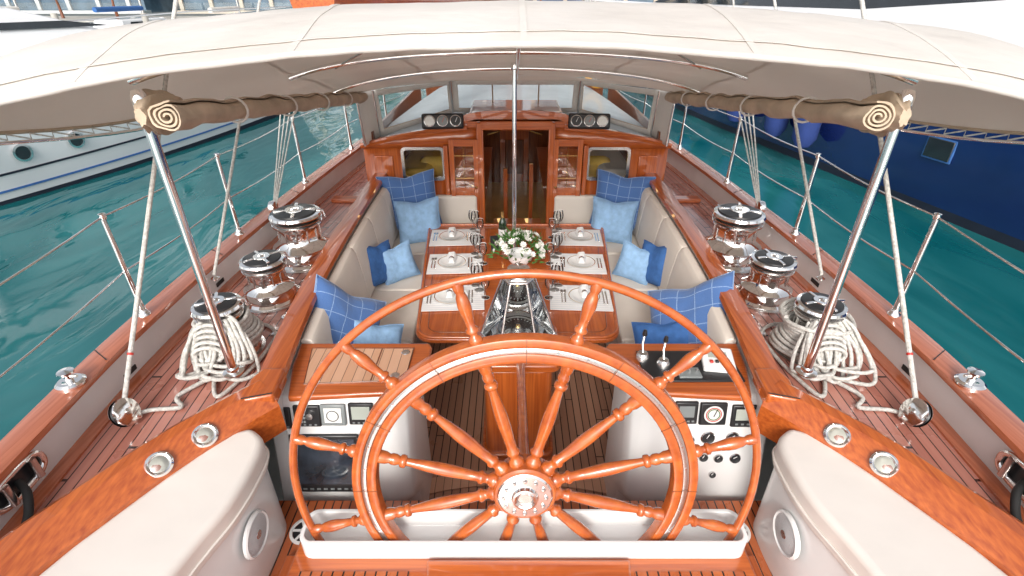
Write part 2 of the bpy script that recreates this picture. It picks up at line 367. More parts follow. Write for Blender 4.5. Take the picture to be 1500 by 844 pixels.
# ------------------------------------------------------------ deckhouse
Yb=5.40
dh=G('deckhouse')
def hx(x): return 1.175+.08*x*x
def bulk(s):
    def panel(name,x0,x1,h0,h1):
        n=6; vv=[];ff=[]
        for k in range(n+1):
            x=x0+(x1-x0)*k/n
            t=h0 if h0 is not None else hx(x)
            vv+= [P(s*x,Yb,t),P(s*x,Yb,h1)]
        for k in range(n): ff.append((2*k,2*k+1,2*k+3,2*k+2))
        o=mk(name,vv,ff,wood_x if h0 is None else wood_z,dh); md=o.modifiers.new('s','SOLIDIFY'); md.thickness=.04; md.offset=0
    panel('bulkhead_top',.34,1.6,None,1.42)
    panel('bulkhead_inner_stile',.34,.76,1.421,2.9)
    panel('bulkhead_lower',.761,1.20,1.74,2.9)
    panel('bulkhead_outer_stile',1.201,1.6,1.421,2.9)
    fr=rrect(.46,.36,.05,4); fi=rrect(.40,.30,.035,4); n=len(fr)
    cz=H-1.58; cxx=s*.98
    vv=[(cxx+a,Yb-.035,cz+b) for a,b in fr]+[(cxx+a,Yb-.035,cz+b) for a,b in fi]+[(cxx+a,Yb-.02,cz+b) for a,b in fr]+[(cxx+a,Yb+.0,cz+b) for a,b in fi]
    ff=[(i,(i+1)%n,n+(i+1)%n,n+i) for i in range(n)]+[(i,(i+1)%n,2*n+(i+1)%n,2*n+i) for i in range(n)]+[(n+i,n+(i+1)%n,3*n+(i+1)%n,3*n+i) for i in range(n)]
    mk('window_frame',vv,ff,chrome2,dh)
    mk('window_glass',[(cxx+a,Yb-.005,cz+b) for a,b in fi],[tuple(range(n))],clear,dh)
    for (x,h,w,hh) in((1.40,1.64,.20,.30),(1.40,2.05,.26,.40)):
        box('panel_moulding',P(s*x,Yb-.026,h),(w,.018,hh),wood_z,dh,bevel=.008)
    box('pilaster',P(s*.37,Yb-.04,1.92),(.07,.07,1.55),wood_z,dh,bevel=.012)
    box('pilaster',P(s*.735,Yb-.035,1.85),(.05,.06,.95),wood_z,dh,bevel=.01)
    ev=[P(s*x,Yb-.02,hx(x)-.005) for x in [.5+1.12*k/10 for k in range(11)]]
    sweep('cap_moulding',ev,[(-.03,-.03),(.03,-.03),(.04,0),(.03,.02),(-.03,.02),(-.04,0)],wood_x,dh,up=Vector((0,0,1)))
    vv=[];ff=[]
    for y,xw in((5.4,1.585),(6.5,1.45),(7.6,1.3),(8.5,1.15),(9.0,.9)):
        vv+=[P(s*xw,y,hx(xw)+.02),P(s*xw,y,1.86)]
    for k in range(4): ff.append((2*k,2*k+1,2*k+3,2*k+2))
    mk('house_side',vv,ff,wood_y,dh)
    d=G('cabin_door',P(s*.545,Yb-.075,1.80),(0,0,0))
    d.parent=dh
    fw,fh=.30,.98
    box('stile',(-fw/2+.025,0,0),(.05,.03,fh),wood_z,d); box('stile',(fw/2-.025,0,0),(.05,.03,fh),wood_z,d)
    box('rail',(0,0,fh/2-.035),(fw-.1,.028,.07),wood_x,d); box('rail',(0,0,-fh/2+.05),(fw-.1,.028,.1),wood_x,d); box('rail',(0,0,-.05),(fw-.1,.028,.06),wood_x,d)
    box('lower_panel',(0,.004,-.23),(fw-.1,.014,.30),wood_z,d,bevel=.004)
    box('curtain',(0,.02,.20),(fw-.1,.004,.44),cream,d,bevel=0) if False else None
    box('glass',(0,.006,.20),(fw-.1,.004,.44),clear,d,bevel=0)
    for k in(-1,0,1): tube('leadwork',[(-.1,0,.2+.12*k),(.1,0,.2+.12*k)],.0025,goldbr,d,6)
    tube('leadwork',[(0,0,-.02),(0,0,.42)],.0025,goldbr,d,6)
    lathe('knob',[(0,-.03),(.014,-.025),(.016,-.01),(.008,0),(.008,.02)],goldbr,d,12,loc=(-s*.12,-.03,-.02),rot=(R(90),0,0))
for s in(-1,1): bulk(s)
box('door_head',P(0,Yb-.03,1.175),(.74,.09,.09),wood_x,dh,bevel=.012)
grid('coachroof',lambda u,v:(lambda y:(lambda w:P((2*u-1)*w,y,hx((2*u-1)*w)+.0))(itp([(5.4,1.6),(6.5,1.46),(7.6,1.31),(8.5,1.16),(9.0,.9)],y)))(5.38+3.6*v),20,20,roofm,dh)
mk('house_front',[P(-.9,9,1.2),P(.9,9,1.2),P(.9,9,1.86),P(-.9,9,1.86)],[(0,1,2,3)],whiteb,dh)
box('sliding_hatch',P(0,5.85,1.13),(1.0,.95,.08),wood_x,dh,bevel=.03,seg=3)
arc=catmull([P(-.62,5.36,1.19),P(-.5,5.36,1.10),P(-.25,5.36,1.065),P(.25,5.36,1.065),P(.5,5.36,1.10),P(.62,5.36,1.19)],5)
sweep('hatch_coaming',arc,[(-.035,-.02),(.035,-.02),(.035,.02),(-.035,.02)],wood_x,dh,up=Vector((0,-1,0)))
mk('hatch_fascia',[P(-.60,5.375,1.2),P(-.5,5.375,1.11),P(-.25,5.375,1.07),P(.25,5.375,1.07),P(.5,5.375,1.11),P(.60,5.375,1.2)],[(0,1,2,3,4,5)],wood_x,dh)
ci=G('cabin_interior')
box('floor',P(0,7.2,2.96),(3.0,3.5,.03),M('cabin_sole',(.75,.50,.16),.3,coat=.5),ci,bevel=0)
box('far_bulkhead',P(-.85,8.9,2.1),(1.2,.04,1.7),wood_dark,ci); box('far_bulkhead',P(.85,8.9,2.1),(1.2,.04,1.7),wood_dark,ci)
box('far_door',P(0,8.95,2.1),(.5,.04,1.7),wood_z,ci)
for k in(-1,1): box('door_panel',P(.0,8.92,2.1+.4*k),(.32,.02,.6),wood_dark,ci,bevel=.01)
for s in(-1,1):
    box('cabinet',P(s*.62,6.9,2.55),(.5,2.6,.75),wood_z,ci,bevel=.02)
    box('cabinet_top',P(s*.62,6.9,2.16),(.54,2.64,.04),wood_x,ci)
    box('settee_back',P(s*1.15,6.4,2.0),(.4,1.6,.55),yellowm if s<0 else cream,ci,bevel=.08)
    box('cushion',P(s*.95,6.0,1.85),(.36,.2,.36),yellowm,ci,bevel=.08)
    lathe('wall_lamp',[(0,-.05),(.05,-.04),(.06,0),(.045,.05),(0,.06)],lampm,ci,16,loc=P(s*.22,7.6,1.55))
    tube('lamp_bracket',[P(s*.22,7.6,1.6),P(s*.22,7.6,1.75),P(s*.40,7.6,1.8)],.012,goldbr,ci)
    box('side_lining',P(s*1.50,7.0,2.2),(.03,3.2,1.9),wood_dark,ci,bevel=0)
box('newel_post',P(-.12,6.1,2.4),(.05,.05,1.1),wood_z,ci); box('newel_post',P(.2,6.3,2.4),(.05,.05,1.1),wood_z,ci)
for k in range(3): box('companion_step',P(.02,5.6+.22*k,2.35+.2*k),(.56,.22,.03),wood_x,ci)
for s in(-1,1):
    g=G('instrument_pod',P(s*.74,5.33,1.13),(R(-18),0,R(-4*s)))
    box('housing',(0,0,0),(.42,.09,.15),black,g,bevel=.02)
    for k in range(3):
        xx=-.13+.13*k
        lathe('bezel',[(.057,-.006),(.057,.006),(.048,.010),(.045,.004)],chrome2,g,24,loc=(xx,-.047,0),rot=(R(90),0,0))
        lathe('dial',[(0,.002),(.046,.002)],[black,alu,dial][k if s>0 else 2-k] if k!=1 else alu,g,24,loc=(xx,-.048,0),rot=(R(90),0,0))
        box('needle',(xx+.008,-.053,.01),(.004,.002,.05),redm if k==1 else porc,g,bevel=0,rot=(0,R(25),0))

# ------------------------------------------------------------ dodger + awning
dg=G('spray_dodger')
plan=[(-1.54,5.28),(-1.46,5.62),(-.72,6.15),(.72,6.15),(1.46,5.62),(1.54,5.28)]
htop=[.84,.86,.84,.84,.86,.84]; hbot=[1.36,1.34,1.20,1.20,1.34,1.36]
for i in range(5):
    (x0,y0),(x1,y1)=plan[i],plan[i+1]
    a0,a1,b0,b1=htop[i],htop[i+1],hbot[i],hbot[i+1]
    def pt(u,v,o=0): return P(x0+(x1-x0)*u,y0+(y1-y0)*u-.10*(1-v)-o,(a0+(a1-a0)*u)*(1-v)+(b0+(b1-b0)*u)*v)
    t1,t2=.12,.88
    us=[0,.05,.95,1]; vs=[0,t1,t2,1]
    V=[];F=[]
    for vv in vs:
        for uu in us: V.append(pt(uu,vv))
    for j in range(3):
        for k in range(3):
            if j==1 and k==1 and i not in(0,4): continue
            a=j*4+k; F.append((a,a+1,a+5,a+4))
    o=mk('canvas_surround',V,F,canv,dg); md=o.modifiers.new('s','SOLIDIFY'); md.thickness=.008
    if i not in(0,4):
        mk('vinyl_window',[pt(.05,t1),pt(.95,t1),pt(.95,t2),pt(.05,t2)],[(0,1,2,3)],vinyl,dg)
        tube('zip',[pt(.05,t1),pt(.95,t1),pt(.95,t2),pt(.05,t2)],.006,tan_canvas,dg,6,closed=True)
        if i==2:
            for u in(.32,.68): tube('window_seam',[pt(u,t1,.006),pt(u,t2,.006)],.008,tan_canvas,dg,6)
    tube('frame_tube',[pt(0,0,.02),pt(0,1,.02)],.014,chrome,dg)
tube('frame_tube',[P(1.54,5.2,.86),P(1.54,5.26,1.36)],.014,chrome,dg)

cn=G('cockpit_awning')
def ch(x,y):
    if y<2.5:
        t=(y-1.85)/.65; s=1-(1-t)**1.7
        return (.150*(1-s)+.030*s)+(.055*(1-s)+.030*s)*x*x
    t=(y-2.5)/2.5
    return (.030*(1-t)+.63*t)+(.030*(1-t)+.07*t)*x*x
def cw(y): return itp([(1.85,2.60),(2.5,2.60),(5.0,1.56),(5.7,1.5)],y)
def cfun(u,v):
    if v<.35: y=1.85+(2.5-1.85)*v/.35
    else: y=2.5+2.6*(v-.35)/.65
    s=2*u-1; w=cw(y); x=s*w
    edge=itp([(1.85,.53),(5.1,.82)],y)
    h=ch(x,y); he=ch(w,y); h+=max(0,edge-he)*abs(s)**12
    if y>2.5: h+=.022*math.sin(math.pi*((y-2.5)%.87)/.87)
    h+=.008*mn.noise(Vector((x*2.2,y*3,1)))+.004*mn.noise(Vector((x*7,y*7,4)))
    return P(x,y,h)
grid('awning_cloth',cfun,110,70,canv,cn,mat2=shaded_canv)
for xs in(-1.55,-.78,0,.78,1.55):
    pts=[]
    for k in range(40):
        v=k/39; y=1.85+(2.5-1.85)*v/.35 if v<.35 else 2.5+2.6*(v-.35)/.65
        w=cw(y)
        if abs(xs)<w: pts.append(cfun((xs/w+1)/2,v)+Vector((0,0,.002)))
    sweep('panel_seam',pts,[(-.012,0),(.012,0),(.012,.002),(-.012,.002)],canv,cn)
sweep('cross_seam',[cfun(k/110,.06)+Vector((0,0,.002)) for k in range(111)],[(-.010,0),(.010,0),(.010,.002),(-.010,.002)],canv,cn)
def droof(u,v):
    s=2*u-1; y0=5.05; x=s*1.56
    ye=itp([(0,6.05),(.46,6.05),(.94,5.52),(1,5.2)],abs(s)); y=y0+(ye-y0)*v
    h0=ch(x,5.08)+.005; h1=.84
    return P(x*(1-.02*v),y,h0+(h1-h0)*v)
grid('dodger_roof',droof,30,8,canv,dg,mat2=shaded_canv)
tube('hem',[cfun(k/110,0) for k in range(111)],.012,canv,cn,8)
for s in(0,1):
    side=[cfun(s,k/48) for k in range(49)]
    tube('side_hem',side,.012,tan_canvas,cn,6)
    sg=-1 if s==0 else 1
    zz=[]
    for k in range(0,90):
        t=k/89; p=cfun(s,t); zz.append(p+Vector((-sg*(.012 if k%2 else .07),0,-.01 if k%2 else -.035)))
    tube('lacing',zz,.0045,rope_m,cn,5)
    tube('jackline',[cfun(s,t/30)+Vector((-sg*.085,0,-.045)) for t in range(31)],.009,chrome,cn,6)
for y,r in((2.02,.018),(2.75,.016),(3.6,.016),(4.4,.016)):
    w=1.45 if y<2.5 else min(cw(y)-.12,1.5)
    tube('awning_bow',[P(x,y,ch(x,y)+.035+(.05*abs(x/w)**6)) for x in [-w+2*w*k/40 for k in range(41)]],r,chrome,cn,8)
tube('ridge_batten',[P(0,2.05+2.9*k/14,ch(0,2.05+2.9*k/14)+.05) for k in range(15)],.014,chrome,cn,8)
for s in(-1,1):
    tube('diagonal_batten',[P(s*(.02+1.2*k/12),2.1+1.6*k/12,ch(s*(.02+1.2*k/12),2.1+1.6*k/12)+.045) for k in range(13)],.010,chrome,cn,8)
def pole(x,y,h0,h1,r=.02):
    g=G('awning_pole',P(x,y,h1)); L_=h1-h0
    tube('tube',[(0,0,0),(0,0,L_)],r,chrome,g,20)
    lathe('foot',[(0,.03),(.028,.03),(.03,.01),(.05,.006),(.05,0),(0,0)],chrome,g,20)
    lathe('top_fitting',[(0,L_+.03),(.02,L_+.025),(.03,L_),(.03,L_-.04),(.021,L_-.05)],chrome,g,16)
for s in(-1,1): pole(s*1.44,2.02,.34,1.655)
pole(-.02,4.3,.47,2.1,.018)
for s in(-1,1):
    g=G('rolled_side_curtain')
    path=[]
    for k in range(30):
        t=k/29; y=1.96+3.15*t
        path.append(P(s*(1.32+.13*t),y,.400+.46*t+.006*math.sin(k*1.9)))
    sp=[]
    for k in range(72):
        a=k/71*2*math.pi*3.3; r=.010+.0122*a/(2*math.pi)
        sp.append((s*r*math.cos(a)*1.15,r*math.sin(a)))
    prof=sp+[(x*(1-.0065/max(.01,math.hypot(x,y))),y*(1-.0065/max(.01,math.hypot(x,y)))) for x,y in reversed(sp)]
    n=len(prof);V=[];F=[]
    for i,p in enumerate(path):
        t=(path[min(i+1,29)]-path[max(i-1,0)]).normalized(); sd=t.cross(Vector((0,0,1))).normalized(); up=sd.cross(t)
        w=1.06+.14*mn.noise(Vector((i*.6,s*3,0)))-.13*(i%6==5)
        if i==0: w*=1.08
        for kk,(a,b) in enumerate(prof):
            w2=w*(1+.20*mn.noise(Vector((a*28,b*28,i*.7+s))))
            V.append(p+sd*a*w2+up*b*w2)
    for i in range(29):
        for k in range(n): F.append((i*n+k,i*n+(k+1)%n,(i+1)*n+(k+1)%n,(i+1)*n+k))
    h_=len(sp)
    for k in range(h_-1): F.append((k,k+1,n-2-k,n-1-k))
    mk('roll',V,F,tan_canvas,g,ang=50)
    for i in(5,11,17,23):
        p=path[i]; c=[p+Vector((.060*math.cos(a),0,.056*math.sin(a))) for a in [2*math.pi*q/16 for q in range(16)]]
        tube('strap',c,.006,canv,g,6,closed=True)
    V=[];F=[];A_=30;B_=16
    for j in range(B_+1):
        t=j/B_; rr0=.058*math.sin(math.pi*min(.96,max(.04,t)))**.45
        for k in range(A_):
            a=2*math.pi*k/A_; q=rr0*(1+.38*mn.noise(Vector((math.cos(a)*2.2,math.sin(a)*2.2,t*2+s)))+.15*math.sin(a*6+t*5))
            V.append(P(s*(1.41+.02*math.sin(t*3))+q*.85*math.cos(a),1.95+.28*t,.40+.02*t)+Vector((0,0,q*1.35*math.sin(a))))
    for j in range(B_):
        for k in range(A_): F.append((j*A_+k,j*A_+(k+1)%A_,(j+1)*A_+(k+1)%A_,(j+1)*A_+k))
    F.append(tuple(range(A_-1,-1,-1)))
    mk('gathered_cloth',V,F,tan_canvas,g,ang=60)

# ------------------------------------------------------------ steering wheel
wh=G('steering_wheel',P(.012,1.415,1.757),(R(-7),0,0))
def ring(name,prof,mat,n=128):
    v=[];f=[];m=len(prof)
    for i in range(n):
        a=2*math.pi*i/n
        for r,y in prof: v.append((r*math.cos(a),y,r*math.sin(a)))
    for i in range(n):
        for k in range(m): j=(i+1)%n; f.append((i*m+k,i*m+(k+1)%m,j*m+(k+1)%m,j*m+k))
    return mk(name,v,f,mat,wh,ang=35)
def rr(r0,r1,t,b=.008):
    return [(r0+b,-t),(r1-b,-t),(r1-b*.3,-t+b*.3),(r1,-t+b),(r1,t-b),(r1-b,t),(r0+b,t),(r0,t-b),(r0,-t+b),(r0+b*.3,-t+b*.3)]
ring('felloe_outer',rr(.662,.700,.030),wood_w)
ring('steel_band',rr(.640,.662,.026,.002),chrome2)
ring('felloe_inner',rr(.600,.640,.030),wood_w)
c=[( .938+.0165*math.cos(a), .0165*math.sin(a)) for a in [2*math.pi*k/12 for k in range(12)]]
ring('hand_rim',c,wood_w,160)
for k in range(12):
    a=R(15+30*k)
    m4=Matrix.Rotation(-(a-math.pi/2),4,'Y')
    pr=[(.020,.10),(.030,.115),(.033,.13),(.030,.145),(.020,.155),(.020,.17),(.028,.18),(.028,.19),(.020,.20),(.022,.25),(.026,.31),(.026,.36),(.022,.42),(.017,.47),(.016,.49),(.025,.495),(.027,.505),(.025,.515),(.017,.52),(.023,.535),(.023,.55),(.019,.56),(.025,.575),(.027,.604)]
    v,f=lathe_vf(pr,16,m4)
    pr2=[(.025,.698),(.027,.705),(.023,.718),(.015,.725),(.015,.735),(.024,.742),(.024,.752),(.016,.76),(.018,.79),(.024,.83),(.025,.85),(.021,.88),(.015,.895),(.019,.905),(.021,.92),(.019,.935)]
    v2,f2=lathe_vf(pr2,16,m4)
    multi('turned_spoke',[(v,f),(v2,f2)],wood_w,wh)
    b=a+R(15); box('felloe_joint',(.648*math.cos(b),-.0305,.648*math.sin(b)),(.100,.002,.002),wood_dark,wh,bevel=0,rot=(0,-b,0))
    for da in(-5,5):
        b=a+R(da); lathe('screw',[(0,.002),(.004,.002),(.005,0)],chrome,wh,8,loc=(.651*math.cos(b),-.0265,.651*math.sin(b)),rot=(R(90),0,0))
Rx=Matrix.Rotation(R(90),4,'X')
lathe('wood_boss',[(.03,.052),(.12,.052),(.128,.045),(.128,-.045),(.12,-.05),(.03,-.05)],wood_w,wh,48,mat4=Rx)
lathe('hub_plate',[(.030,.052),(.034,.075),(.042,.08),(.05,.078),(.055,.064),(.105,.061),(.112,.055),(.112,.05)],chrome,wh,48,mat4=Rx)
lathe('hub_nut',[(0,.070),(.026,.070),(.032,.064),(.032,.05)],chrome2,wh,24,mat4=Rx)
for k in range(12):
    a=R(30*k); lathe('bolt',[(0,.072),(.006,.071),(.008,.066),(.008,.058)],chrome2,wh,10,mat4=Matrix.Translation((.085*math.cos(a),0,.085*math.sin(a)))@Rx)
# ------------------------------------------------------------ pedestal + binnacle
pd=G('steering_pedestal')
tube('shaft',[P(.012,1.46,1.765),P(.012,2.52,1.96)],.026,wood_w,pd,16)
prism('column',rrect(.44,.42,.06,5,0.0,2.72),H-2.85,H-2.06,wood_z,pd,bevel=.004)
prism('column_cap',rrect(.54,.48,.07,5,0.0,2.74),H-2.06,H-2.0,wood_x,pd,bevel=.014)
prism('column_plinth',rrect(.50,.48,.07,5,0.0,2.72),H-2.85,H-2.76,wood_x,pd,bevel=.014)
bn=G('compass_binnacle',P(0.0,2.80,2.0))
NB=6
hexb=[(.245*math.cos(R(60*k)),.235*math.sin(R(60*k))) for k in range(NB)]
prism('base_ring',[(x*1.06,y*1.06) for x,y in hexb],0,.03,chrome,bn,bevel=.006)
zt=.46
hext=[(x*.40,y*.40) for x,y in hexb]
V=[(x,y,.031) for x,y in hexb]+[(x,y,zt) for x,y in hext]
mk('glass_panes',V,[(k,(k+1)%NB,NB+(k+1)%NB,NB+k) for k in range(NB)],binglass,bn,smooth=False)
multi('frame_ribs',[tube_vf([(*hexb[k],.03),(*hext[k],zt)],.009,8) for k in range(NB)]+[tube_vf([(*hexb[k],.036) for k in range(NB)],.011,8,True),tube_vf([(*hext[k],zt) for k in range(NB)],.011,8,True)],chrome,bn)
prism('top_cap',hext,zt,zt+.02,chrome,bn,bevel=.004)
lathe('vent',[(.04,zt+.02),(.045,zt+.05),(.07,zt+.055),(.07,zt+.065),(0,zt+.08)],chrome,bn,24)
lathe('compass_bowl',[(.165,.032),(.165,.06),(.15,.075),(.135,.08)],chrome2,bn,40)
lathe('compass_card',[(0,.085),(.13,.082)],black,bn,40)
lathe('compass_card_ring',[(.112,.0865),(.130,.0862)],porc,bn,40)
lathe('compass_dome',[(.135,.08),(.125,.12),(.10,.155),(.06,.178),(0,.187)],binglass,bn,40)
for k in range(24):
    a=R(15*k); box('card_mark',(.095*math.cos(a),.095*math.sin(a),.0875),(.024 if k%3==0 else .012,.004,.001),porc,bn,bevel=0,rot=(0,0,a))
lathe('compass_pivot',[(.02,.088),(.014,.10),(0,.105)],goldbr,bn,16)

# ------------------------------------------------------------ consoles
def console(s):
    g=G('helm_console')
    prof=[(2.40,1.80),(2.02,1.80),(1.99,1.83),(1.86,2.42),(1.88,2.50),(2.02,2.62),(2.05,2.88),(2.40,2.88)]
    xs=[(.58,.14),(.60,.06),(.65,.012),(.70,0),(.9,0),(1.30,-.01)]
    V=[];F=[];n=len(prof)
    for x,off in xs:
        for y,h in prof:
            yy=y+off*(1 if y<2.3 else 0); V.append(P(s*x,yy,h))
    for i in range(len(xs)-1):
        for k in range(n): F.append((i*n+k,i*n+(k+1)%n,(i+1)*n+(k+1)%n,(i+1)*n+k))
    F.append(tuple(range(n))); F.append(tuple((len(xs)-1)*n+k for k in range(n)))
    mk('moulded_body',V,F,white,g,bevel=.012)
    top=[(s*x,y) for x,y in [(.50,2.14),(.52,2.05),(.58,2.0),(.8,1.985),(1.17,1.955),(1.24,2.2),(1.27,2.42),(.52,2.42),(.50,2.38)]]
    prism('varnished_top',top,H-1.80,H-1.765,wood_x,g,bevel=.012)
    A=R(-12.4)
    def fp(x,t,out=.0): return P(s*x,1.99-.13*t-.978*out,1.83+.59*t-.21*out)
    if s<0:
        prism('teak_inlay',[(-.60,2.08),(-1.12,2.05),(-1.18,2.36),(-.60,2.36)],H-1.765,H-1.760,teakpanel,g,bevel=0)
        tube('inlay_border',[P(-.60,2.08,1.759),P(-1.12,2.05,1.759),P(-1.18,2.36,1.759),P(-.60,2.36,1.759)],.004,wood_dark,g,6,True)
        tube('inlay_split',[P(-.78,2.07,1.759),P(-.78,2.36,1.759)],.004,wood_dark,g,6)
        lathe('flush_latch',[(0,.003),(.02,.003),(.024,0)],chrome,g,20,loc=P(-.66,2.12,1.757)); lathe('flush_latch',[(0,.003),(.02,.003),(.024,0)],chrome,g,20,loc=P(-.64,2.32,1.757))
        for x,w,t,mt in((1.23,.09,.14,black),(1.10,.14,.12,black),(.965,.13,.11,alu),(.82,.13,.10,black)):
            q=G('instrument',fp(x,t,.008),(A,0,0)); q.parent=g
            box('case',(0,0,0),(w,.02,.125),mt,q,bevel=.008)
            if mt is black and w>.1 and x<1: box('lcd',(0,-.0105,.008),(w-.035,.004,.075),lcd,q,bevel=.002)
            if x==1.10:
                lathe('knob',[(0,.02),(.018,.018),(.02,0)],chrome2,q,16,loc=(0.02,-.012,0.01),rot=(R(90),0,0))
                for a in range(3):
                    for b in range(3): box('key',(-.045+.016*a,-.011,-.03+.022*b),(.011,.003,.012),alu,q,bevel=0)
            if mt is alu: box('lcd',(0,-.0105,.0),(.09,.004,.085),dial,q,bevel=.003); lathe('ring',[(.028,.004),(.032,.004)],black,q,20,loc=(0,-.0125,0),rot=(R(90),0,0))
            for a in range(4): box('key',(-w*.3+w*.2*a,-.011,-.048),(.012,.003,.008),alu,q,bevel=0)
        q=G('chart_plotter',fp(1.03,.60,.008),(A,0,0)); q.parent=g
        box('case',(0,0,0),(.37,.022,.36),black,q,bevel=.012)
        box('screen',(0,-.0115,.015),(.32,.003,.28),M('plotter_screen',(.015,.018,.022),.08,coat=1,c2=(.05,.07,.10),nscale=9),q,bevel=0)
        for a in range(8): box('key',(-.13+.037*a,-.012,-.155),(.02,.003,.01),alu,q,bevel=0)
    else:
        for x,w,t,kind in((.86,.12,.09,0),(1.0,.14,.10,1),(1.17,.15,.12,2)):
            q=G('instrument',fp(x,t,.008),(A,0,0)); q.parent=g
            box('case',(0,0,0),(w,.02,.13),black,q,bevel=.008)
            if kind==1:
                lathe('dial',[(0,.001),(.05,.001)],dial,q,28,loc=(0,-.0105,0),rot=(R(90),0,0))
                lathe('arc',[(.036,.002),(.041,.002)],redm,q,28,loc=(0,-.011,0),rot=(R(90),0,0))
                lathe('green_arc',[(.028,.002),(.033,.002)],leaf,q,28,loc=(0,-.011,0),rot=(R(90),0,0))
                box('needle',(.008,-.0135,.01),(.004,.002,.045),black,q,bevel=0,rot=(0,R(20),0))
            else:
                box('lcd',(0,-.0105,.01),(w-.04,.004,.065),lcd if kind else alu,q,bevel=.002)
                for a in range(4): box('key',(-w*.3+w*.2*a,-.011,-.045),(.014,.003,.009),alu,q,bevel=0)
        for x,t,r in((.99,.34,.038),(1.12,.34,.036),(.98,.54,.026),(1.06,.55,.026),(1.15,.55,.03),(.90,.36,.022),(.92,.52,.018),(1.04,.72,.02)):
            q=G('gauge',fp(x,t,.004),(A,0,0)); q.parent=g
            lathe('bezel',[(r,-.004),(r,.006),(r*.88,.011),(r*.84,.006),(r*.84,.004)],chrome2,q,24,rot=(R(90),0,0))
            lathe('face',[(0,.004),(r*.84,.004)],black,q,24,rot=(R(90),0,0))
            box('pointer',(0,-.006,r*.2),(.003,.002,r*.7),porc,q,bevel=0,rot=(0,R(30*x*7),0))
        box('control_plate',P(.92,2.2,1.76),(.52,.26,.012),black,g,bevel=.004)
        for x,y in((.68,2.26),(.78,2.20)):
            q=G('throttle_lever',P(x,y,1.755)); q.parent=g
            lathe('boss',[(0,.045),(.025,.04),(.036,.025),(.038,0)],chrome2,q,20)
            tube('lever',[(0,0,.04),(0,.03,.08),(.01,.05,.12)],.007,chrome,q,8); lathe('grip',[(0,-.014),(.012,-.01),(.014,.0),(.010,.024),(0,.028)],black,q,14,loc=(.01,.05,.13))
        box('remote_control',P(1.08,2.22,1.735),(.17,.17,.035),porc,g,bevel=.01,rot=(R(8),0,R(-8)))
        box('remote_screen',P(1.08,2.24,1.715),(.10,.05,.004),lcd,g,bevel=0,rot=(R(8),0,R(-8)))
        for a in range(4): box('button',P(1.03+.03*a,2.18,1.712),(.018,.018,.012),[redm,black,leaf,alu][a],g,bevel=.003)
        box('switch_panel',P(.90,2.13,1.75),(.12,.08,.012),alu,g,bevel=.003)
        for a in range(3): lathe('switch',[(0,.02),(.006,.018),(.008,0)],chrome,g,10,loc=P(.86+.04*a,2.13,1.745))
for s in(-1,1): console(s)

# ------------------------------------------------------------ aft seats
spk=M('speaker_grille',(.60,.61,.62),.5,bump=.8,bscale=200)
def aftseat(s):
    g=G('helm_seat')
    outer=[(itp([(p.y,p.x) for p in aftc],y)-.11,y) for y in [1.66,1.55,1.45,1.3,1.15,1.0,.8,.5,0,-.6,-1.0]]
    outer[0]=(1.35,1.70)
    inn=[(1.25,-1.0),(1.25,.6),(1.235,.95),(1.20,1.15),(1.155,1.33),(1.145,1.52),(1.165,1.66),(1.25,1.74)]
    inn=[(p.x,p.y) for p in catmull([(a,b,0) for a,b in inn],4)]
    poly=[(s*x,y) for x,y in outer+inn]
    prism('seat_cushion',poly,H-1.89,H-1.745,creamw,g,bevel=.06,seg=6)
    tube('cushion_piping',[P(s*(x-.004),y,1.835) for x,y in inn],.006,creamw,g,6)
    base=[(s*(x+(.025 if i>len(outer)-1 else .05)),y) for i,(x,y) in enumerate(outer+inn)]
    prism('seat_base',base,H-2.40,H-1.892,white,g,bevel=.01)
    q=G('loudspeaker',P(s*1.165,1.40,2.05),(0,R(-90*s),0)); q.parent=g
    lathe('rim',[(.10,0),(.10,.012),(.092,.018),(.086,.012)],white,q,32)
    lathe('grille',[(.086,.012),(.05,.018),(.02,.02),(0,.02)],spk,q,32)
    lathe('badge',[(0,.022),(.018,.022),(.02,.02)],chrome2,q,20)
    q=G('floor_vent',P(s*1.08,1.62,2.348)); q.parent=g
    lathe('ring',[(.075,0),(.075,.008),(.062,.010),(.060,.004)],white,q,32)
    lathe('disc',[(.058,.003),(.02,.003)],black,q,32); lathe('centre',[(0,.009),(.022,.009),(.024,.004)],white,q,20)
    for k in range(3): box('web',(0,0,.006),(.12,.012,.004),white,q,bevel=0,rot=(0,0,R(60*k)))
for s in(-1,1): aftseat(s)
lensm=glassmat('lens',(.85,.85,.8),.2)
for s in(-1,1):
    for y,x in((1.475,1.505),(1.635,1.398)):
        nrm=Vector((-s*.42,-.50,.76)).normalized()
        g=G('coaming_light',P(s*x,y,1.700)+nrm*.004,nrm.to_track_quat('Z','Y').to_euler())
        lathe('body',[(.050,-.05),(.052,0),(.052,.010),(.044,.018),(.036,.014),(.033,.010)],chrome,g,32); lathe('reflector',[(.034,.011),(.022,.006),(0,.004)],dial,g,24); lathe('lens',[(.034,.012),(.02,.017),(0,.019)],lensm,g,24)
        for k in range(3): lathe('screw',[(0,.019),(.004,.019),(.005,.016)],chrome2,g,8,loc=(.043*math.cos(R(120*k)),.043*math.sin(R(120*k)),0))

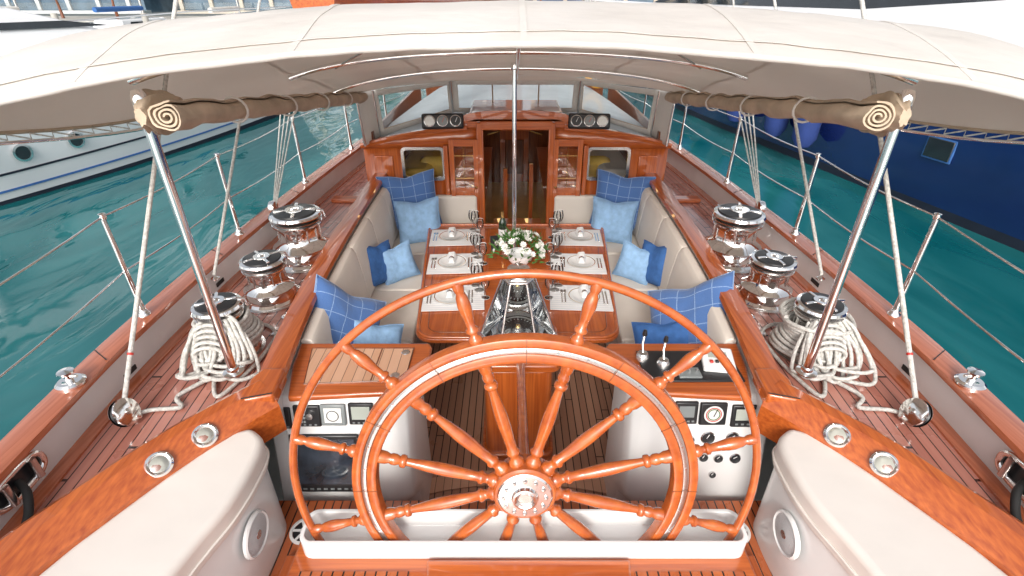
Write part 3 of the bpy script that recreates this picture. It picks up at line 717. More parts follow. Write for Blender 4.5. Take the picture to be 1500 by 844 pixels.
# ------------------------------------------------------------ settees
def settee(s):
    g=G('cockpit_settee')
    outer=[(cx(y)-.06,y) for y in (2.43,3,3.6,4.2,4.8,5.36)]
    prism('seat_base',[(s*x,y) for x,y in outer+[(.44,5.36),(.44,5.02),(.74,4.84),(.84,4.5),(.84,2.43)]],H-2.86,H-2.391,white,g,bevel=.008)
    cuts=[2.43,3.15,3.90,4.62]
    for a,b in zip(cuts,cuts[1:]):
        prism('seat_cushion',[(s*(cx(a)-.09),a+.002),(s*(cx(b)-.09),b-.002),(s*.79,b-.002),(s*.79,a+.002)],H-2.39,H-2.27,cream,g,bevel=.022,seg=4)
    prism('corner_cushion',[(s*x,y) for x,y in [(cx(4.63)-.09,4.626),(cx(5.3)-.09,5.35),(.40,5.35),(.40,5.02),(.66,4.86),(.79,4.626)]],H-2.39,H-2.27,cream,g,bevel=.022,seg=4)
    bc=[2.43,3.05,3.68,4.30,4.90,5.34]
    for a,b in zip(bc,bc[1:]):
        V=[];F=[]
        pr=[(.05,2.26),(.17,2.26),(.185,2.22),(.165,2.0),(.135,1.80),(.11,1.755),(.07,1.74),(.05,1.76)]
        K=8
        for k in range(K+1):
            y=a+.001+(b-a-.002)*k/K; puff=1-abs(2*k/K-1)**4
            for dx,h in pr:
                V.append(P(s*(cx(y)-.0-dx-(.008*puff if dx>.1 else 0)),y,h-.002*puff))
        n=len(pr)
        for k in range(K):
            for q in range(n): F.append((k*n+q,k*n+(q+1)%n,(k+1)*n+(q+1)%n,(k+1)*n+q))
        F.append(tuple(range(n))); F.append(tuple(K*n+q for q in range(n)))
        mk('back_cushion',V,F,cream,g,bevel=.006,ang=50)
    box('forward_back_cushion',P(s*.80,5.33,2.08),(.76,.08,.34),cream,g,bevel=.03,seg=4)
for s in(-1,1): settee(s)

def pillow(x,y,h,size,rot,mat,th=.15):
    g=G('throw_pillow',P(x,y,h),[R(a) for a in rot]); n=22
    V=[];F=[];uv=[]
    sd=random.random()*10
    for side in(1,-1):
        for j in range(n+1):
            for i in range(n+1):
                u=2*i/n-1;v=2*j/n-1
                px=u*(1-.09*(1-v*v)*abs(u)**2); pz=v*(1-.09*(1-u*u)*abs(v)**2)
                t=((1-u**4)*(1-v**4))**.55
                if v>0: pz-= .10*v*math.exp(-(u/.34)**2)
                if v>0: t*=1-.25*math.exp(-(u/.3)**2)*v
                t+=.18*mn.noise(Vector((u*1.9+sd,v*1.9,side)))*t+.07*mn.noise(Vector((u*5+sd,v*5,side)))*t
                V.append((px*size/2,side*t*th/2,pz*size/2)); uv.append((i/n,j/n))
        o=0 if side==1 else (n+1)**2
        for j in range(n):
            for i in range(n):
                a=o+j*(n+1)+i; F.append((a,a+1,a+n+2,a+n+1))
    mk('cover',V,F,mat,g,uv=uv,ang=80)
    rim=[V[i] for i in range(n+1)]+[V[j*(n+1)+n] for j in range(1,n+1)]+[V[n*(n+1)+i] for i in range(n-1,-1,-1)]+[V[j*(n+1)] for j in range(n-1,0,-1)]
    tube('piping',rim,.005,mat,g,6,True)
for s in(-1,1):
    pillow(s*1.12,5.16,1.92,.60,(-14,s*4,s*-14),navyplaid,.17)
    pillow(s*1.00,4.93,2.05,.46,(-20,s*5,s*-6),lightblue,.17)
    pillow(s*1.22,4.02,2.08,.38,(-12,s*-14,s*-66),navyplain,.13)
    pillow(s*1.07,4.10,2.11,.33,(-20,s*8,s*-30),lightblue,.13)
pillow(-1.17,2.84,1.95,.56,(-34,40,34),navyplaid,.17)
pillow(-.96,2.80,2.08,.36,(-42,22,22),lightblue,.14)
pillow(1.16,2.86,1.92,.62,(-50,-30,-30),navyplaid,.17)
pillow(.98,2.74,2.06,.42,(-44,-18,-18),navyplain,.14)

# ------------------------------------------------------------ table
tb=G('cockpit_table')
def tpoly(ins,y0=2.92,y1=4.96,wa=.735,wb=.90,r=.14):
    y0+=ins;y1-=ins;wa-=ins;wb-=ins;r=max(.04,r-ins*.5)
    o=[]
    for (sx,yy,w,sy,a0) in((1,y1,wb,1,0),(-1,y1,wb,1,90),(-1,y0,wa,-1,180),(1,y0,wa,-1,270)):
        for k in range(7):
            a=R(a0+15*k); o.append((sx*(w-r)+r*math.cos(a),yy-sy*r+r*math.sin(a)))
    return o
prism('top',tpoly(0),H-2.14,H-2.10,wood_y,tb,bevel=.012)
tube('fiddle_rail',[(x,y,H-2.095) for x,y in tpoly(.015)],.014,wood_w,tb,8,True)
tube('inner_bead',[(x,y,H-2.0995) for x,y in tpoly(.085)],.004,wood_dark,tb,6,True)
prism('centre_leaf',[(-.24,3.02),(.24,3.02),(.26,4.86),(-.26,4.86)],H-2.0999,H-2.094,wood_x,tb,bevel=.003)
box('pedestal_leg',P(0,3.4,2.49),(.26,.3,.70),wood_z,tb,bevel=.02); box('pedestal_leg',P(0,4.5,2.49),(.26,.3,.70),wood_z,tb,bevel=.02)
stripe=planks('striped_mat_linen',.03,(.80,.79,.78),(.88,.87,.86),(.60,.61,.65),.8,0,.14,False,axis='Y')
def setting(s,x,y):
    g=G('place_setting',(s*x,y,H-2.093),(0,0,R(-s*3)))
    box('placemat',(0,0,.003),(.48,.38,.005),stripe,g,bevel=0)
    lathe('charger_plate',[(0,.010),(.085,.010),(.10,.016),(.14,.024),(.142,.027),(.10,.021),(.085,.0145),(0,.0145)],porc,g,36,loc=(s*.03,0,0))
    lathe('plate_line',[(.118,.0225),(.124,.0238)],goldbr,g,36,loc=(s*.03,0,.0012))
    lathe('side_plate',[(0,.018),(.06,.018),(.095,.03),(.097,.033),(.06,.023),(0,.023)],porc,g,32,loc=(s*.03,0,0))
    V=[(-.03,-.06,.03),(.03,-.06,.03),(.05,.06,.03),(-.05,.06,.03),(-.012,-.05,.06),(.012,-.05,.06),(.03,.07,.09),(-.03,.07,.085)]
    mk('napkin',V,[(0,1,2,3),(4,5,6,7),(0,1,5,4),(1,2,6,5),(2,3,7,6),(3,0,4,7)],linen,g,bevel=.008,loc=(s*.03,0,0))
    lathe('napkin_ring',[(.024,-.015),(.027,0),(.024,.015)],chrome,g,16,loc=(s*.03,-.01,.052),rot=(R(90),0,0))
    for k,dx in enumerate((-.13,-.155)): box('fork',(s*.03+dx-.02,0,.009),(.010,.19,.003),chrome,g,bevel=.001); box('fork_head',(s*.03+dx-.02,.08,.010),(.020,.05,.003),chrome,g,bevel=.001)
    for k,dx in enumerate((.15,.175)): box('knife',(s*.03+dx,0,.009),(.011,.20,.003),chrome,g,bevel=.001)
    for (gx,gy,sc) in((-s*.20,.10,1.1),(-s*.25,-.02,.95),(-s*.17,.18,1)):
        prof=[(0,0),(.036,.001),(.034,.004),(.006,.010),(.004,.05),(.005,.085),(.022,.10),(.036,.13),(.038,.16),(.031,.20)]
        lathe('wine_glass',[(a*sc,b*sc) for a,b in prof],clearg,g,20,loc=(gx,gy,.004))
        lathe('glass_rim',[(.0300*sc,.2*sc),(.0325*sc,.203*sc),(.0305*sc,.2*sc)],porc,g,20,loc=(gx,gy,.004))
        lathe('glass_foot_rim',[(.035*sc,.001),(.037*sc,.003),(.035*sc,.004)],porc,g,20,loc=(gx,gy,.004))
for s in(-1,1):
    for x,y in((.60,4.62),(.545,4.06),(.50,3.47)): setting(s,x,y)
fb=G('flower_arrangement',P(.03,4.08,2.094))
lathe('bowl',[(0,0),(.07,0),(.11,.05),(.115,.10),(.11,.10),(.10,.05),(0,.02)],porc,fb,28)
parts=[];lp=[]
for k in range(60):
    a=random.random()*6.28; e=random.random()**.7*1.4; rr_=.17+.05*random.random()
    c_=Vector((rr_*math.sin(e)*math.cos(a)*1.15,rr_*math.sin(e)*math.sin(a),.10+rr_*math.cos(e)*.9))
    nrm=(c_-Vector((0,0,.06))).normalized(); q=nrm.to_track_quat('Z','Y').to_matrix().to_4x4()
    m4=Matrix.Translation(c_)@q; sz=.024+.018*random.random()
    for ringi in(0,1,2):
        np_=9-2*ringi
        for p in range(np_):
            b=2*math.pi*p/np_+ringi*.4; L_=sz*(1-.25*ringi); el=.25+.45*ringi
            d=Vector((math.cos(b)*math.cos(el),math.sin(b)*math.cos(el),math.sin(el))); t=Vector((-math.sin(b),math.cos(b),0))
            vs_=[Vector((0,0,.0)),d*L_*.6+t*L_*.28,d*L_+Vector((0,0,.004)),d*L_*.6-t*L_*.28]
            parts.append(([m4@v for v in vs_],[(0,1,2,3)]))
for k in range(240):
    a=random.random()*6.28; e=random.random()*1.7; rr_=.13+.11*random.random()
    c_=Vector((rr_*math.sin(e)*math.cos(a)*1.1,rr_*math.sin(e)*math.sin(a),.10+rr_*math.cos(e)*.85))
    d=(c_-Vector((0,0,.05))).normalized()+Vector((random.uniform(-.5,.5),random.uniform(-.5,.5),random.uniform(-.4,.4))); d.normalize(); t=d.orthogonal().normalized(); L_=.055
    lp.append(([c_-d*L_*.3,c_+t*.011,c_+d*L_,c_-t*.011],[(0,1,2,3)]))
multi('petals',parts,petal,fb); multi('leaves',lp,leaf,fb)
wb=G('wine_bottle',P(-.13,4.55,2.094)); lathe('bottle',[(0,0),(.038,0),(.04,.01),(.04,.17),(.03,.21),(.015,.24),(.014,.30),(0,.30)],M('green_bottle',(.01,.03,.01),.08,coat=1),wb,20); lathe('label',[(.0405,.05),(.0405,.13)],linen,wb,20); lathe('foil',[(.0155,.24),(.0155,.302),(0,.303)],goldbr,wb,16)
nk=G('menu_card',P(-.19,4.35,2.03),(R(-15),0,R(15))); box('card',(0,0,0),(.10,.006,.15),black,nk,bevel=0); box('napkin_fold',(.05,.02,-.01),(.09,.03,.10),linen,nk,bevel=.01,rot=(0,R(20),0))

# ------------------------------------------------------------ winches and ropes
def winch(x,y,sc,hh,name='winch'):
    g=G(name,(x,y,.002),(0,0,R(random.uniform(0,90))))
    r=sc; H_=hh
    pr=[(r*1.12,0),(r*1.12,.015),(r*1.02,.03),(r*1.0,H_*.16),(r*.92,H_*.24),(r*.98,H_*.27),(r*1.0,H_*.30),(r*.90,H_*.34),(r*.74,H_*.42),(r*.70,H_*.52),(r*.71,H_*.62),(r*.78,H_*.70),(r*.86,H_*.735),(r*.86,H_*.76),(r*.74,H_*.78)]
    lathe('drum',pr,chrome,g,44)
    lathe('self_tailing_jaw_lower',[(r*.6,H_*.79),(r*.86,H_*.80),(r*.88,H_*.82),(r*.62,H_*.84)],chrome2,g,44)
    lathe('self_tailing_jaw_upper',[(r*.62,H_*.85),(r*.88,H_*.87),(r*.90,H_*.89),(r*.86,H_*.93),(r*.6,H_*.95)],chrome,g,44)
    lathe('black_top_ring',[(r*.74,H_*.935),(r*.72,H_*.965),(r*.35,H_*.985),(r*.34,H_*.96)],black,g,44)
    lathe('handle_socket',[(r*.34,H_*.96),(r*.32,H_*1.0),(r*.15,H_*1.0),(r*.13,H_*.96),(0,H_*.95)],chrome,g,20)
    for k in range(4): box('socket_web',(r*.52*math.cos(R(90*k)),r*.52*math.sin(R(90*k)),H_*.975),(r*.38,r*.12,H_*.03),chrome,g,bevel=.003,rot=(0,0,R(90*k)))
    for k in range(12): box('drum_rib',(r*.73*math.cos(R(30*k)),r*.73*math.sin(R(30*k)),H_*.56),(.008,.010,H_*.22),chrome2,g,bevel=.002,rot=(0,0,R(30*k)))
    tube('stripper_arm',[(r*.3,0,H_*.98),(r*.95,0,H_*.93),(r*.98,0,H_*.80)],.010,chrome,g,8)
    lathe('deck_pad',[(r*1.25,0),(r*1.25,.008),(r*1.1,.012)],chrome2,g,44)
for s in(-1,1):
    winch(s*1.70,3.68,.215,.42); winch(s*1.71,3.06,.165,.33); winch(s*1.71,2.46,.150,.35); winch(s*1.97,4.15,.095,.15,'halyard_winch')
    for (x,y) in((1.52,2.82),(1.50,3.42),(1.93,2.90),(1.51,2.62),(1.88,3.35)):
        g=G('deck_button',(s*x,y,.003)); lathe('ring',[(.035,0),(.035,.01),(.028,.016),(.026,.012)],chrome,g,20); lathe('cap',[(.026,.012),(.015,.018),(0,.019)],rubber if x>1.6 else chrome2,g,16)
def ropecoil(s):
    g=G('coiled_mooring_rope')
    c=Vector((s*1.71,2.46,0)); parts=[]
    pts=[]
    N_=300
    for k in range(N_):
        a=k*.2; t=k/N_; r=.160+.026*math.sin(a*.11+s)+.014*mn.noise(Vector((k*.05,s,0)))
        pts.append(c+Vector((r*math.cos(a)*1.04,r*math.sin(a),.03+.225*t+.008*math.sin(a*2.1))))
    parts.append(tube_vf(pts,.0120,8))
    dirv=Vector((s*-.10,-1,0)).normalized(); per=Vector((-dirv.y,dirv.x,0))
    for j in range(11):
        w=.045+.009*j+.01*random.random(); Ln=.145+.012*(j%4)+.04*random.random(); skew=(j-5)*.014
        lp_=[]
        for k in range(40):
            a=2*math.pi*k/40
            q=(1-math.cos(a))/2
            out=.06+Ln*2*q*.72
            z=.28-.24*min(1,(q*1.25))**1.3+.012*(j%5)*(.4+q)+.02*mn.noise(Vector((k*.2,j,s)))
            lp_.append(c+dirv*out+per*(skew*(.6+1.6*q)+w*math.sin(a)*(.55+.6*q)+.02*mn.noise(Vector((k*.15,j,7))))+Vector((0,0,max(.016,z))))
        parts.append(tube_vf(lp_,.0108,7,True))
    for j in range(5):
        parts.append(tube_vf([c+dirv*(.15+.022*j)+per*(.078*math.cos(a))+Vector((0,0,.235-.022*j+.046*math.sin(a))) for a in [2*math.pi*q/20 for q in range(20)]],.0112,7,True))
    tail=catmull([c+dirv*.28+Vector((0,0,.03)),c+Vector((s*.08,-.42,.018)),c+Vector((s*.02,-.50,.016)),c+Vector((s*.16,-.52,.016)),Vector((s*1.93,1.88,.03))],10)
    parts.append(tube_vf(tail,.0112,7))
    tail=catmull([c+dirv*.26+Vector((0,0,.02)),c+Vector((-s*.13,-.42,.016)),c+Vector((-s*.20,-.20,.016)),c+Vector((-s*.22,.0,.016)),c+Vector((-s*.20,.16,.016)),c+Vector((-s*.05,.26,.016)),c+Vector((s*.17,.18,.016)),c+Vector((s*.2,0,.03))],10)
    parts.append(tube_vf(tail,.0112,7))
    multi('rope',parts,rope_m,g,80)
for s in(-1,1): ropecoil(s)
for s in(-1,1):
    g=G('turning_block',(s*1.93,1.86,.075),(R(20),R(s*25),0))
    for k in(-1,1): lathe('cheek',[(0,.022*k),(.045,.022*k),(.068,.018*k),(.07,.012*k)],chrome,g,28,rot=(0,R(90),0))
    lathe('sheave',[(.03,-.012),(.062,-.012),(.052,0),(.062,.012),(.03,.012)],black,g,28,rot=(0,R(90),0))
    lathe('hub',[(0,.028),(.014,.026),(.016,.02),(.016,-.02),(.014,-.026),(0,-.028)],chrome2,g,16,rot=(0,R(90),0))
    box('shackle',(0,0,-.06),(.05,.02,.03),chrome,g)
    g=G('running_backstay')
    a=Vector((s*1.95,1.9,.10)); b=P(s*1.97,2.86,.65); d=b-a
    tube('line',[a,a+d*3.2],.012,rope_m,g,8)
    tube('whipping',[a+d*.16,a+d*.168],.0145,redm,g,8)
    a2=P(s*2.06,3.05,1.66); b2=P(s*2.05,3.85,.86); d2=b2-a2
    tube('line',[a2,a2+d2*3.2],.011,rope_m,g,8)
    lathe('deck_eye',[(.03,0),(.03,.01),(.012,.02),(0,.03)],chrome,g,14,loc=a2-Vector((0,0,.03)))
    g=G('block_and_tackle')
    for k in range(4):
        tube('part',[P(s*(2.02+.012*k),4.0+.02*k,1.60),P(s*(1.92+.05*(k-1.5)),4.7,.62)],.006,rope_m,g,6)
    for hh_,yy,xx in((1.55,4.03,2.03),(.80,4.57,1.93)):
        lathe('block',[(0,-.025),(.05,-.022),(.055,0),(.05,.022),(0,.025)],black if hh_<1 else chrome,g,20,loc=P(s*xx,yy,hh_),rot=(0,R(90),0))
    tube('upper_line',[P(s*1.93,4.6,.75),P(s*1.7,6.5,-2)],.008,rope_m,g,6)
ll=G('guardrail')
sy=[-.4,1.1,2.48,3.62,4.85,6.1,7.4,8.8,10.2,11.8,13.4]
for s in(-1,1):
    for y in sy:
        x=rx(y)
        v1=tube_vf([P(s*x,y,1.62),P(s*(x+.005),y,1.0)],[.017,.013],10)
        v2=lathe_vf([(.034,0),(.034,.01),(.022,.02),(.02,.05),(.016,.052)],16,Matrix.Translation(P(s*x,y,1.61)))
        v3=lathe_vf([(.015,-.02),(.018,-.01),(.018,.01),(0,.016)],10,Matrix.Translation(P(s*x,y,1.0)))
        multi('stanchion',[v1,v2,v3],chrome,ll)
    for h in(1.005,1.32):
        pts=[]
        for a,b in zip(sy,sy[1:]):
            for k in range(6):
                t=k/6; y=a+(b-a)*t; x=rx(a)+(rx(b)-rx(a))*t; pts.append(P(s*x,y,h+.02*math.sin(math.pi*t)))
        tube('wire',pts,.005,chrome,ll,6)
for s in(-1,1):
    g=G('caprail_fitting',P(s*rx(1.88),1.88,1.608))
    lathe('base',[(0,.0),(.062,.0),(.062,.01),(.05,.02),(.0,.022)],chrome,g,28); lathe('bollard',[(.018,.02),(.016,.05),(.034,.062),(.034,.072),(0,.08)],chrome,g,20)
    tube('pin',[(-.045,0,.045),(.045,0,.045)],.008,chrome,g,8)
    g=G('fairlead',P(s*(rx(1.42)-.028),1.42,1.735),(0,0,R(s*-4)))
    pts=[]
    for k in range(36):
        a=2*math.pi*k/36; pts.append((0,.13*math.copysign(abs(math.cos(a))**.7,math.cos(a)),.055*math.copysign(abs(math.sin(a))**.7,math.sin(a))))
    tube('oval_frame',pts,.017,chrome,g,10,True)
    mk('opening',[(s*.004,p[1],p[2]) for p in pts],[tuple(range(36))],black,g)
    for k in(-1,1): tube('roller',[(-s*.02,.07*k,-.05),(-s*.02,.07*k,.05)],.016,chrome2,g,12)
    tube('mooring_line',catmull([(0,0,0),(-s*.06,-.05,-.03),(-s*.10,-.16,-.085),(-s*.13,-.4,-.09),(-s*.2,-.9,-.09)],8),.016,rubber,g,8)
    g=G('caprail_cleat',P(s*(rx(4.6)-.12),4.6,1.83)); tube('horn',[(0,-.1,.05),(0,-.05,.045),(0,.05,.045),(0,.1,.05)],[.008,.012,.012,.008],chrome,g); tube('post',[(0,-.03,0),(0,-.03,.05)],.01,chrome,g); tube('post',[(0,.03,0),(0,.03,.05)],.01,chrome,g)
    box('boarding_step',P(s*1.72,4.98,1.83),(.30,.12,.04),wood_x,yacht,bevel=.01)
mast=G('mast_and_boom'); tube('mast',[P(0,10,1.85),P(0,10,-14)],.16,wood_z,mast,24)
tube('boom',[P(-1.25,3.55,.02),P(0,9.8,.15)],.15,wood_y,mast,20)
for s in(-1,1): tube('shroud',[P(s*rx(10),10,1.6),P(s*.1,10,-14)],.006,chrome2,mast,6)
lf=G('lifebuoy',P(1.25,8.2,1.05),(R(80),0,0)); v,f=tube_vf([(.16*math.cos(a),.16*math.sin(a),0) for a in [2*math.pi*q/28 for q in range(28)]],.045,10,True); mk('ring',v,f,M('orange_buoy',(.85,.42,.02),.5),lf)

# ------------------------------------------------------------ neighbours
ZW=-1.75
def hull(name,bow,beta,L_,beam,free,mat,stripe_mat,flare=.35,bowrake=1.4,sheer=.5):
    g=G(name,(bow[0],bow[1],ZW),(0,0,-R(beta)))
    NS=60; V=[];F=[];UVn=9
    for i in range(NS+1):
        t=i/NS; y=-L_*(1-t)
        w=beam/2*(1-max(0,(t-.45)/.55)**2.2)*(1-.12*max(0,(.25-t)/.25))
        fr=free+sheer*t**2
        for k in range(UVn):
            q=k/(UVn-1)
            z=-.4+(fr+.4)*q
            ww=w*(1-.10*(1-q)**2)-flare*(t**3)*(1-q)*w*.6
            yy=y+bowrake*q*t**6
            V.append((ww,yy,z))
    for i in range(NS):
        for k in range(UVn-1):
            a=i*UVn+k; F.append((a,a+1,a+UVn+1,a+UVn))
    m=len(V); V2=V+[(-x,y,z) for x,y,z in V]; F2=F+[tuple(j+m for j in q) for q in F]
    for i in range(NS):
        a=i*UVn+UVn-1; F2.append((a,a+UVn,a+UVn+m,a+m))
    F2.append(tuple(range(UVn))+tuple(m+k for k in range(UVn-1,-1,-1)))
    mk('hull',V2,F2,mat,g,ang=50)
    for s in(-1,1):
        pts=[(s*(V[i*UVn+UVn-1][0]+.0),V[i*UVn+UVn-1][1],V[i*UVn+UVn-1][2]) for i in range(NS+1)]
        tube('rubbing_strake',pts,.05,stripe_mat,g,8)
        pts=[(s*(V[i*UVn+1][0]+.012),V[i*UVn+1][1],.10) for i in range(NS+1)]
        sweep('boot_stripe',pts,[(-.02,-.12),(.02,-.12),(.02,.07),(-.02,.07)],antifoul,g)
    def side(t,q,off=.0):
        i=int(t*NS); k=int(q*(UVn-1)); a=Vector(V[i*UVn+k]); b=Vector(V[min(NS,i+1)*UVn+k]); return a+(b-a)*(t*NS-i)+Vector((off,0,0))
    return g,side
gl,sd=hull('motor_yacht',(-7.8,18.9),27,22,5.4,2.0,hullwhite,chrome2,sheer=.5)
for t in(.30,.42,.50,.545,.60,.645,.74):
    p=sd(t,.62,.02); p2=sd(t+.02,.62,.02); yaw=math.atan2(p2.y-p.y,p2.x-p.x)-math.pi/2
    q=G('porthole',p,(0,0,yaw)); q.parent=gl
    lathe('rim',[(.17,0),(.17,.03),(.13,.035)],chrome,q,24,rot=(0,R(90),0)); lathe('glass',[(0,.02),(.13,.02)],darkglass,q,24,rot=(0,R(90),0))
for q,mt in((.30,navyplain),(.45,antifoul),(.85,chrome2)):
    sweep('styling_line',[sd(t/20,q,.012) for t in range(2,18)],[(-.008,-.02),(.008,-.02),(.008,.02),(-.008,.02)],mt,gl)
for t in(.33,.53):
    p=sd(t,.75,.22); q=G('fender',p); q.parent=gl
    lathe('body',[(0,-.42),(.10,-.38),(.2,-.25),(.22,0),(.2,.25),(.10,.38),(.04,.42),(0,.46)],hullwhite,q,24); tube('lanyard',[(0,0,.44),(-.1,0,1.0)],.012,rope_m,q,6)
def superst(g,segs,mat,glassm,wa=.35,wb=.75):
    for (y0,y1,w,z0,z1,rk) in segs:
        V=[(-w,y0,z0),(w,y0,z0),(w,y1,z0),(-w,y1,z0),(-w*.82,y0+.3,z1),(w*.82,y0+.3,z1),(w*.78,y1-rk,z1),(-w*.78,y1-rk,z1)]
        F=[(4,5,6,7),(0,1,5,4),(1,2,6,5),(2,3,7,6),(3,0,4,7)]
        mk('cabin',V,F,mat,g,bevel=.12,seg=4)
        for s in(-1,1):
            def ip(y,t):
                return Vector((s*(w*(1-.20*t)+.012),y,z0+(z1-z0)*t))
            ya,yb=y0+.8,y1-.4-rk*.6
            mk('side_window',[ip(ya,wa),ip(yb+.4,wa),ip(yb-.5,wb),ip(ya+.3,wb)],[(0,1,2,3)],glassm,g)
superst(gl,[(-20,-3.5,2.2,2.1,3.35,4.2)],hullwhite,darkglass,.70,.80)
superst(gl,[(-19,-11.0,1.7,3.3,4.3,2.2)],hullwhite,darkglass,.3,.7)
tube('pulpit',[(1.9,-6,2.2),(1.85,-6,2.9),(1.2,-2,3.1),(.2,.9,3.2),(-1.2,-2,3.1),(-1.85,-6,2.9)],.02,chrome,gl,8)
gr,sd2=hull('navy_yacht',(4.9,38),-12,42,6.9,2.7,navy,hullwhite,sheer=.5)
def sdm(t,q,off): p=sd2(t,q,off); return Vector((-p.x-off*2,p.y,p.z)) if False else Vector((-p.x,p.y,p.z))
for t in(.20,.315,.50):
    p=sdm(t,.62,.01); q=G('hull_window',p); q.parent=gr
    box('pane',(-.012,0,0),(.03,.50,.34),darkglass,q,bevel=.01); box('frame',(.002,0,0),(.03,.56,.40),navyplain,q,bevel=.01)
sweep('gold_cove_line',[sdm(t/30,.9,.012) for t in range(1,28)],[(-.006,-.02),(.006,-.02),(.006,.02),(-.006,.02)],goldbr,gr)
sweep('white_boot_line',[sdm(t/30,.13,.02) for t in range(1,28)],[(-.006,-.02),(.006,-.02),(.006,.02),(-.006,.02)],hullwhite,gr)
fmat=M('navy_fender_cover',(.02,.045,.19),.8,bump=.5,bscale=20)
for t in(.385,.41,.45,.51):
    p=sdm(t,.50,.30); q=G('fender',p); q.parent=gr
    lathe('body',[(0,-.75),(.16,-.68),(.26,-.5),(.28,0),(.26,.5),(.16,.68),(.05,.75),(0,.78)],fmat,q,20); tube('lanyard',[(0,0,.75),(.1,0,1.6)],.015,rope_m,q,6)
superst(gr,[(-40,-14,2.9,2.7,3.75,1.6)],hullwhite,darkglass,.55,.75)
tube('boom_with_sail_cover',[(0,-33,4.4),(0,-20,4.1)],.35,hullwhite,gr,16); tube('mast',[(0,-19.5,3),(0,-19.5,30)],.22,hullwhite,gr,16)
# ------------------------------------------------------------ water & far shore
def water_mat():
    m,nt,b,o=newmat('turquoise_water'); N=nt.nodes; L=nt.links
    tc=N.new('ShaderNodeTexCoord')
    nz=N.new('ShaderNodeTexNoise'); nz.inputs['Scale'].default_value=.45; nz.inputs['Detail'].default_value=6; nz.inputs['Distortion'].default_value=1.2
    mp=N.new('ShaderNodeMapping'); mp.inputs['Scale'].default_value=(1.3,.5,1); mp.inputs['Rotation'].default_value=(0,0,-.25)
    L.new(tc.outputs['Object'],mp.inputs[0]); L.new(mp.outputs[0],nz.inputs['Vector'])
    cr=N.new('ShaderNodeValToRGB'); cr.color_ramp.elements[0].position=.35; cr.color_ramp.elements[1].position=.72
    cr.color_ramp.elements[0].color=(.001,.095,.105,1); cr.color_ramp.elements[1].color=(.025,.18,.19,1)
    L.new(nz.outputs['Fac'],cr.inputs[0]); L.new(cr.outputs[0],b.inputs['Base Color'])
    b.inputs['Roughness'].default_value=.05; b.inputs['IOR'].default_value=1.5
    w=N.new('ShaderNodeTexNoise'); w.inputs['Scale'].default_value=.9; w.inputs['Detail'].default_value=2.5; w.inputs['Distortion'].default_value=.8
    L.new(mp.outputs[0],w.inputs['Vector'])
    bp=N.new('ShaderNodeBump'); bp.inputs['Strength'].default_value=.35; bp.inputs['Distance'].default_value=.12
    L.new(w.outputs['Fac'],bp.inputs['Height']); L.new(bp.outputs[0],b.inputs['Normal'])
    return m
mk('water',[(-900,-300,ZW),(900,-300,ZW),(900,1800,ZW),(-900,1800,ZW)],[(0,1,2,3)],water_mat())
quay=M('quay_concrete',(.42,.40,.37),.8,var=.2,nscale=2)
qy=G('quay'); box('wall',(0,62,ZW+.5),(300,12,1.4),quay,qy,bevel=.05)
pt_=G('pontoon'); box('deck',(-14,34,ZW+.35),(30,2.2,.3),M('pontoon_boards',(.38,.30,.22),.8,nscale=3,var=.25),pt_,bevel=.02)
for k in range(6): tube('pile',[(-28+5.5*k,35.4,ZW-1),(-28+5.5*k,35.4,ZW+2.5)],.18,quay,pt_,12)
random.seed(9)
for k,(x,y,b_,c_) in enumerate([(-34,40,10,hullwhite),(-27,42,4,hullwhite),(-20,41,-3,hullwhite),(-13,43,5,navy),(14,44,0,hullwhite),(22,43,-6,hullwhite),(30,42,2,hullwhite),(38,44,3,hullwhite),(46,42,-5,hullwhite)]):
    g,_=hull('sailing_boat' ,(x,y+6),b_,12,3.6,1.2,c_,chrome2,sheer=.3)
    superst(g,[(-9,-3,1.2,1.3,2.0,1.2)],hullwhite,darkglass)
    tube('mast',[(0,-5,1.4),(0,-5,16+random.random()*4)],.09,chrome2,g,8); tube('boom',[(0,-9.5,2.6),(0,-5,2.6)],.16,navyplain if k%2 else canv,g,8)
bw=M('apartment_render',(.60,.60,.60),.7,var=.06); bg=M('apartment_glass',(.10,.16,.22),.1,coat=1,var=.4,nscale=.5)
bb=M('beige_render',(.55,.48,.40),.7,var=.06)
for (x,w,hh,mt) in((-62,26,34,bw),(-34,20,40,bb),(-10,20,30,bw),(14,22,36,bb),(42,26,28,bw),(74,28,38,bw)):
    g=G('apartment_building',(x,78,ZW+1.2))
    box('core',(0,6,hh/2),(w,12,hh),bg,g,bevel=0)
    for fl in range(int(hh/3)):
        box('floor_slab',(0,-.6,fl*3+.15),(w+.6,2.2,.35),mt,g,bevel=0); box('balustrade',(0,-1.68,fl*3+.8),(w+.6,.06,.9),clear,g,bevel=0)
    for k in range(int(w/4)+1): box('pier',(-w/2+k*4,-.05,hh/2),(.5,.5,hh),mt,g,bevel=0)
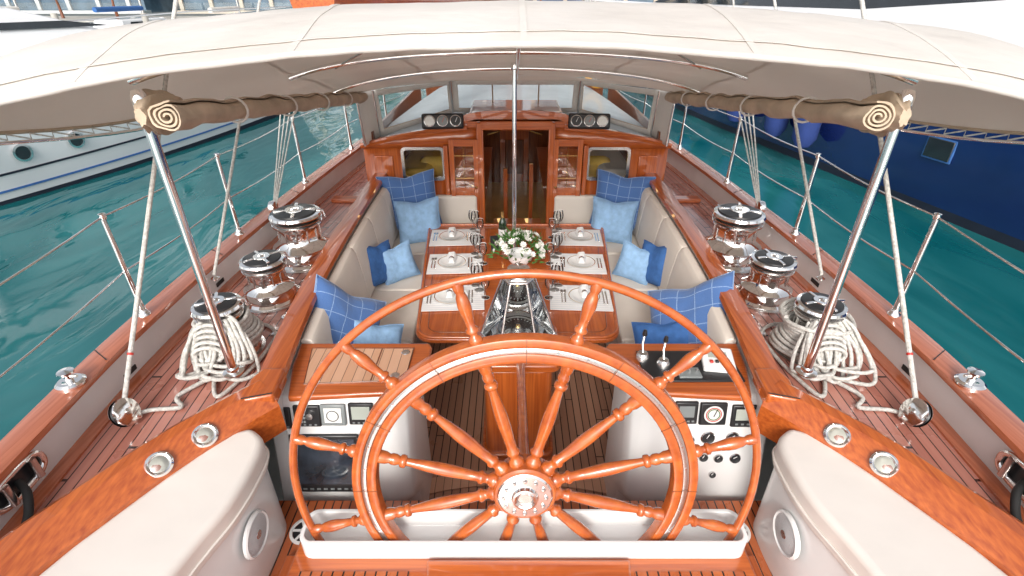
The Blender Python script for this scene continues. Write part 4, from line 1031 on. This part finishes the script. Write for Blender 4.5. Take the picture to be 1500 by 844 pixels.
def tree(x,y,sc):
    g=G('waterfront_tree',(x,y,ZW+1.2),(0,0,random.random()*6),sc)
    parts=[tube_vf([(0,0,0),(.1,0,1.2),(0,.1,2.4)],[.16,.12,.08],8)]
    tips=[]
    for k in range(7):
        a=k*.9; e=Vector((1.3*math.cos(a),1.3*math.sin(a),3.2+random.random()*1.2)); parts.append(tube_vf([(0,.05,1.8),e*.6+Vector((0,0,.9)),e],[.07,.05,.02],6)); tips.append(e)
    multi('trunk',parts,wood_dark,g)
    lv=[]
    for k in range(900):
        t=random.choice(tips); c_=t+Vector((random.gauss(0,.55),random.gauss(0,.55),random.gauss(0,.45))); d=Vector((random.gauss(0,1),random.gauss(0,1),random.gauss(0,1))).normalized(); q=d.orthogonal().normalized()
        lv.append(([c_-d*.13,c_+q*.07,c_+d*.13,c_-q*.07],[(0,1,2,3)]))
    multi('crown',lv,leaf,g)
for x in(-48,-41,-22,-16,3,9,26,33,58): tree(x,60+random.random()*3,1+random.random()*.5)

# ------------------------------------------------------------ light, world, camera
w=bpy.data.worlds.new('World'); scn.world=w; w.use_nodes=True; nt=w.node_tree; nt.nodes.clear()
sky=nt.nodes.new('ShaderNodeTexSky'); sky.sky_type='NISHITA'; sky.sun_disc=False
EL,AZ=R(32),R(188)
sky.sun_elevation=EL; sky.sun_rotation=AZ; sky.dust_density=4; sky.air_density=1.0
hs=nt.nodes.new('ShaderNodeHueSaturation'); hs.inputs['Saturation'].default_value=.25; hs.inputs['Value'].default_value=1.55
bgk=nt.nodes.new('ShaderNodeBackground'); bgk.inputs[1].default_value=.15; ow=nt.nodes.new('ShaderNodeOutputWorld')
nt.links.new(sky.outputs[0],hs.inputs['Color']); nt.links.new(hs.outputs[0],bgk.inputs[0]); nt.links.new(bgk.outputs[0],ow.inputs[0])
sl=bpy.data.lights.new('sun','SUN'); sl.energy=1.5; sl.angle=R(14); sl.color=(1,.96,.9); so=bpy.data.objects.new('sun',sl); col.objects.link(so)
d=Vector((math.sin(AZ)*math.cos(EL),math.cos(AZ)*math.cos(EL),math.sin(EL))); so.rotation_euler=d.to_track_quat('Z','Y').to_euler()
cam=bpy.data.cameras.new('camera'); cam.lens=18; cam.sensor_width=36; cam.clip_end=4000; cam.clip_start=.02
co=bpy.data.objects.new('camera',cam); col.objects.link(co); co.location=(-.04,0,H); co.rotation_euler=(R(60),0,0); scn.camera=co
scn.view_settings.view_transform='Standard'; scn.view_settings.look='None'; scn.view_settings.exposure=0
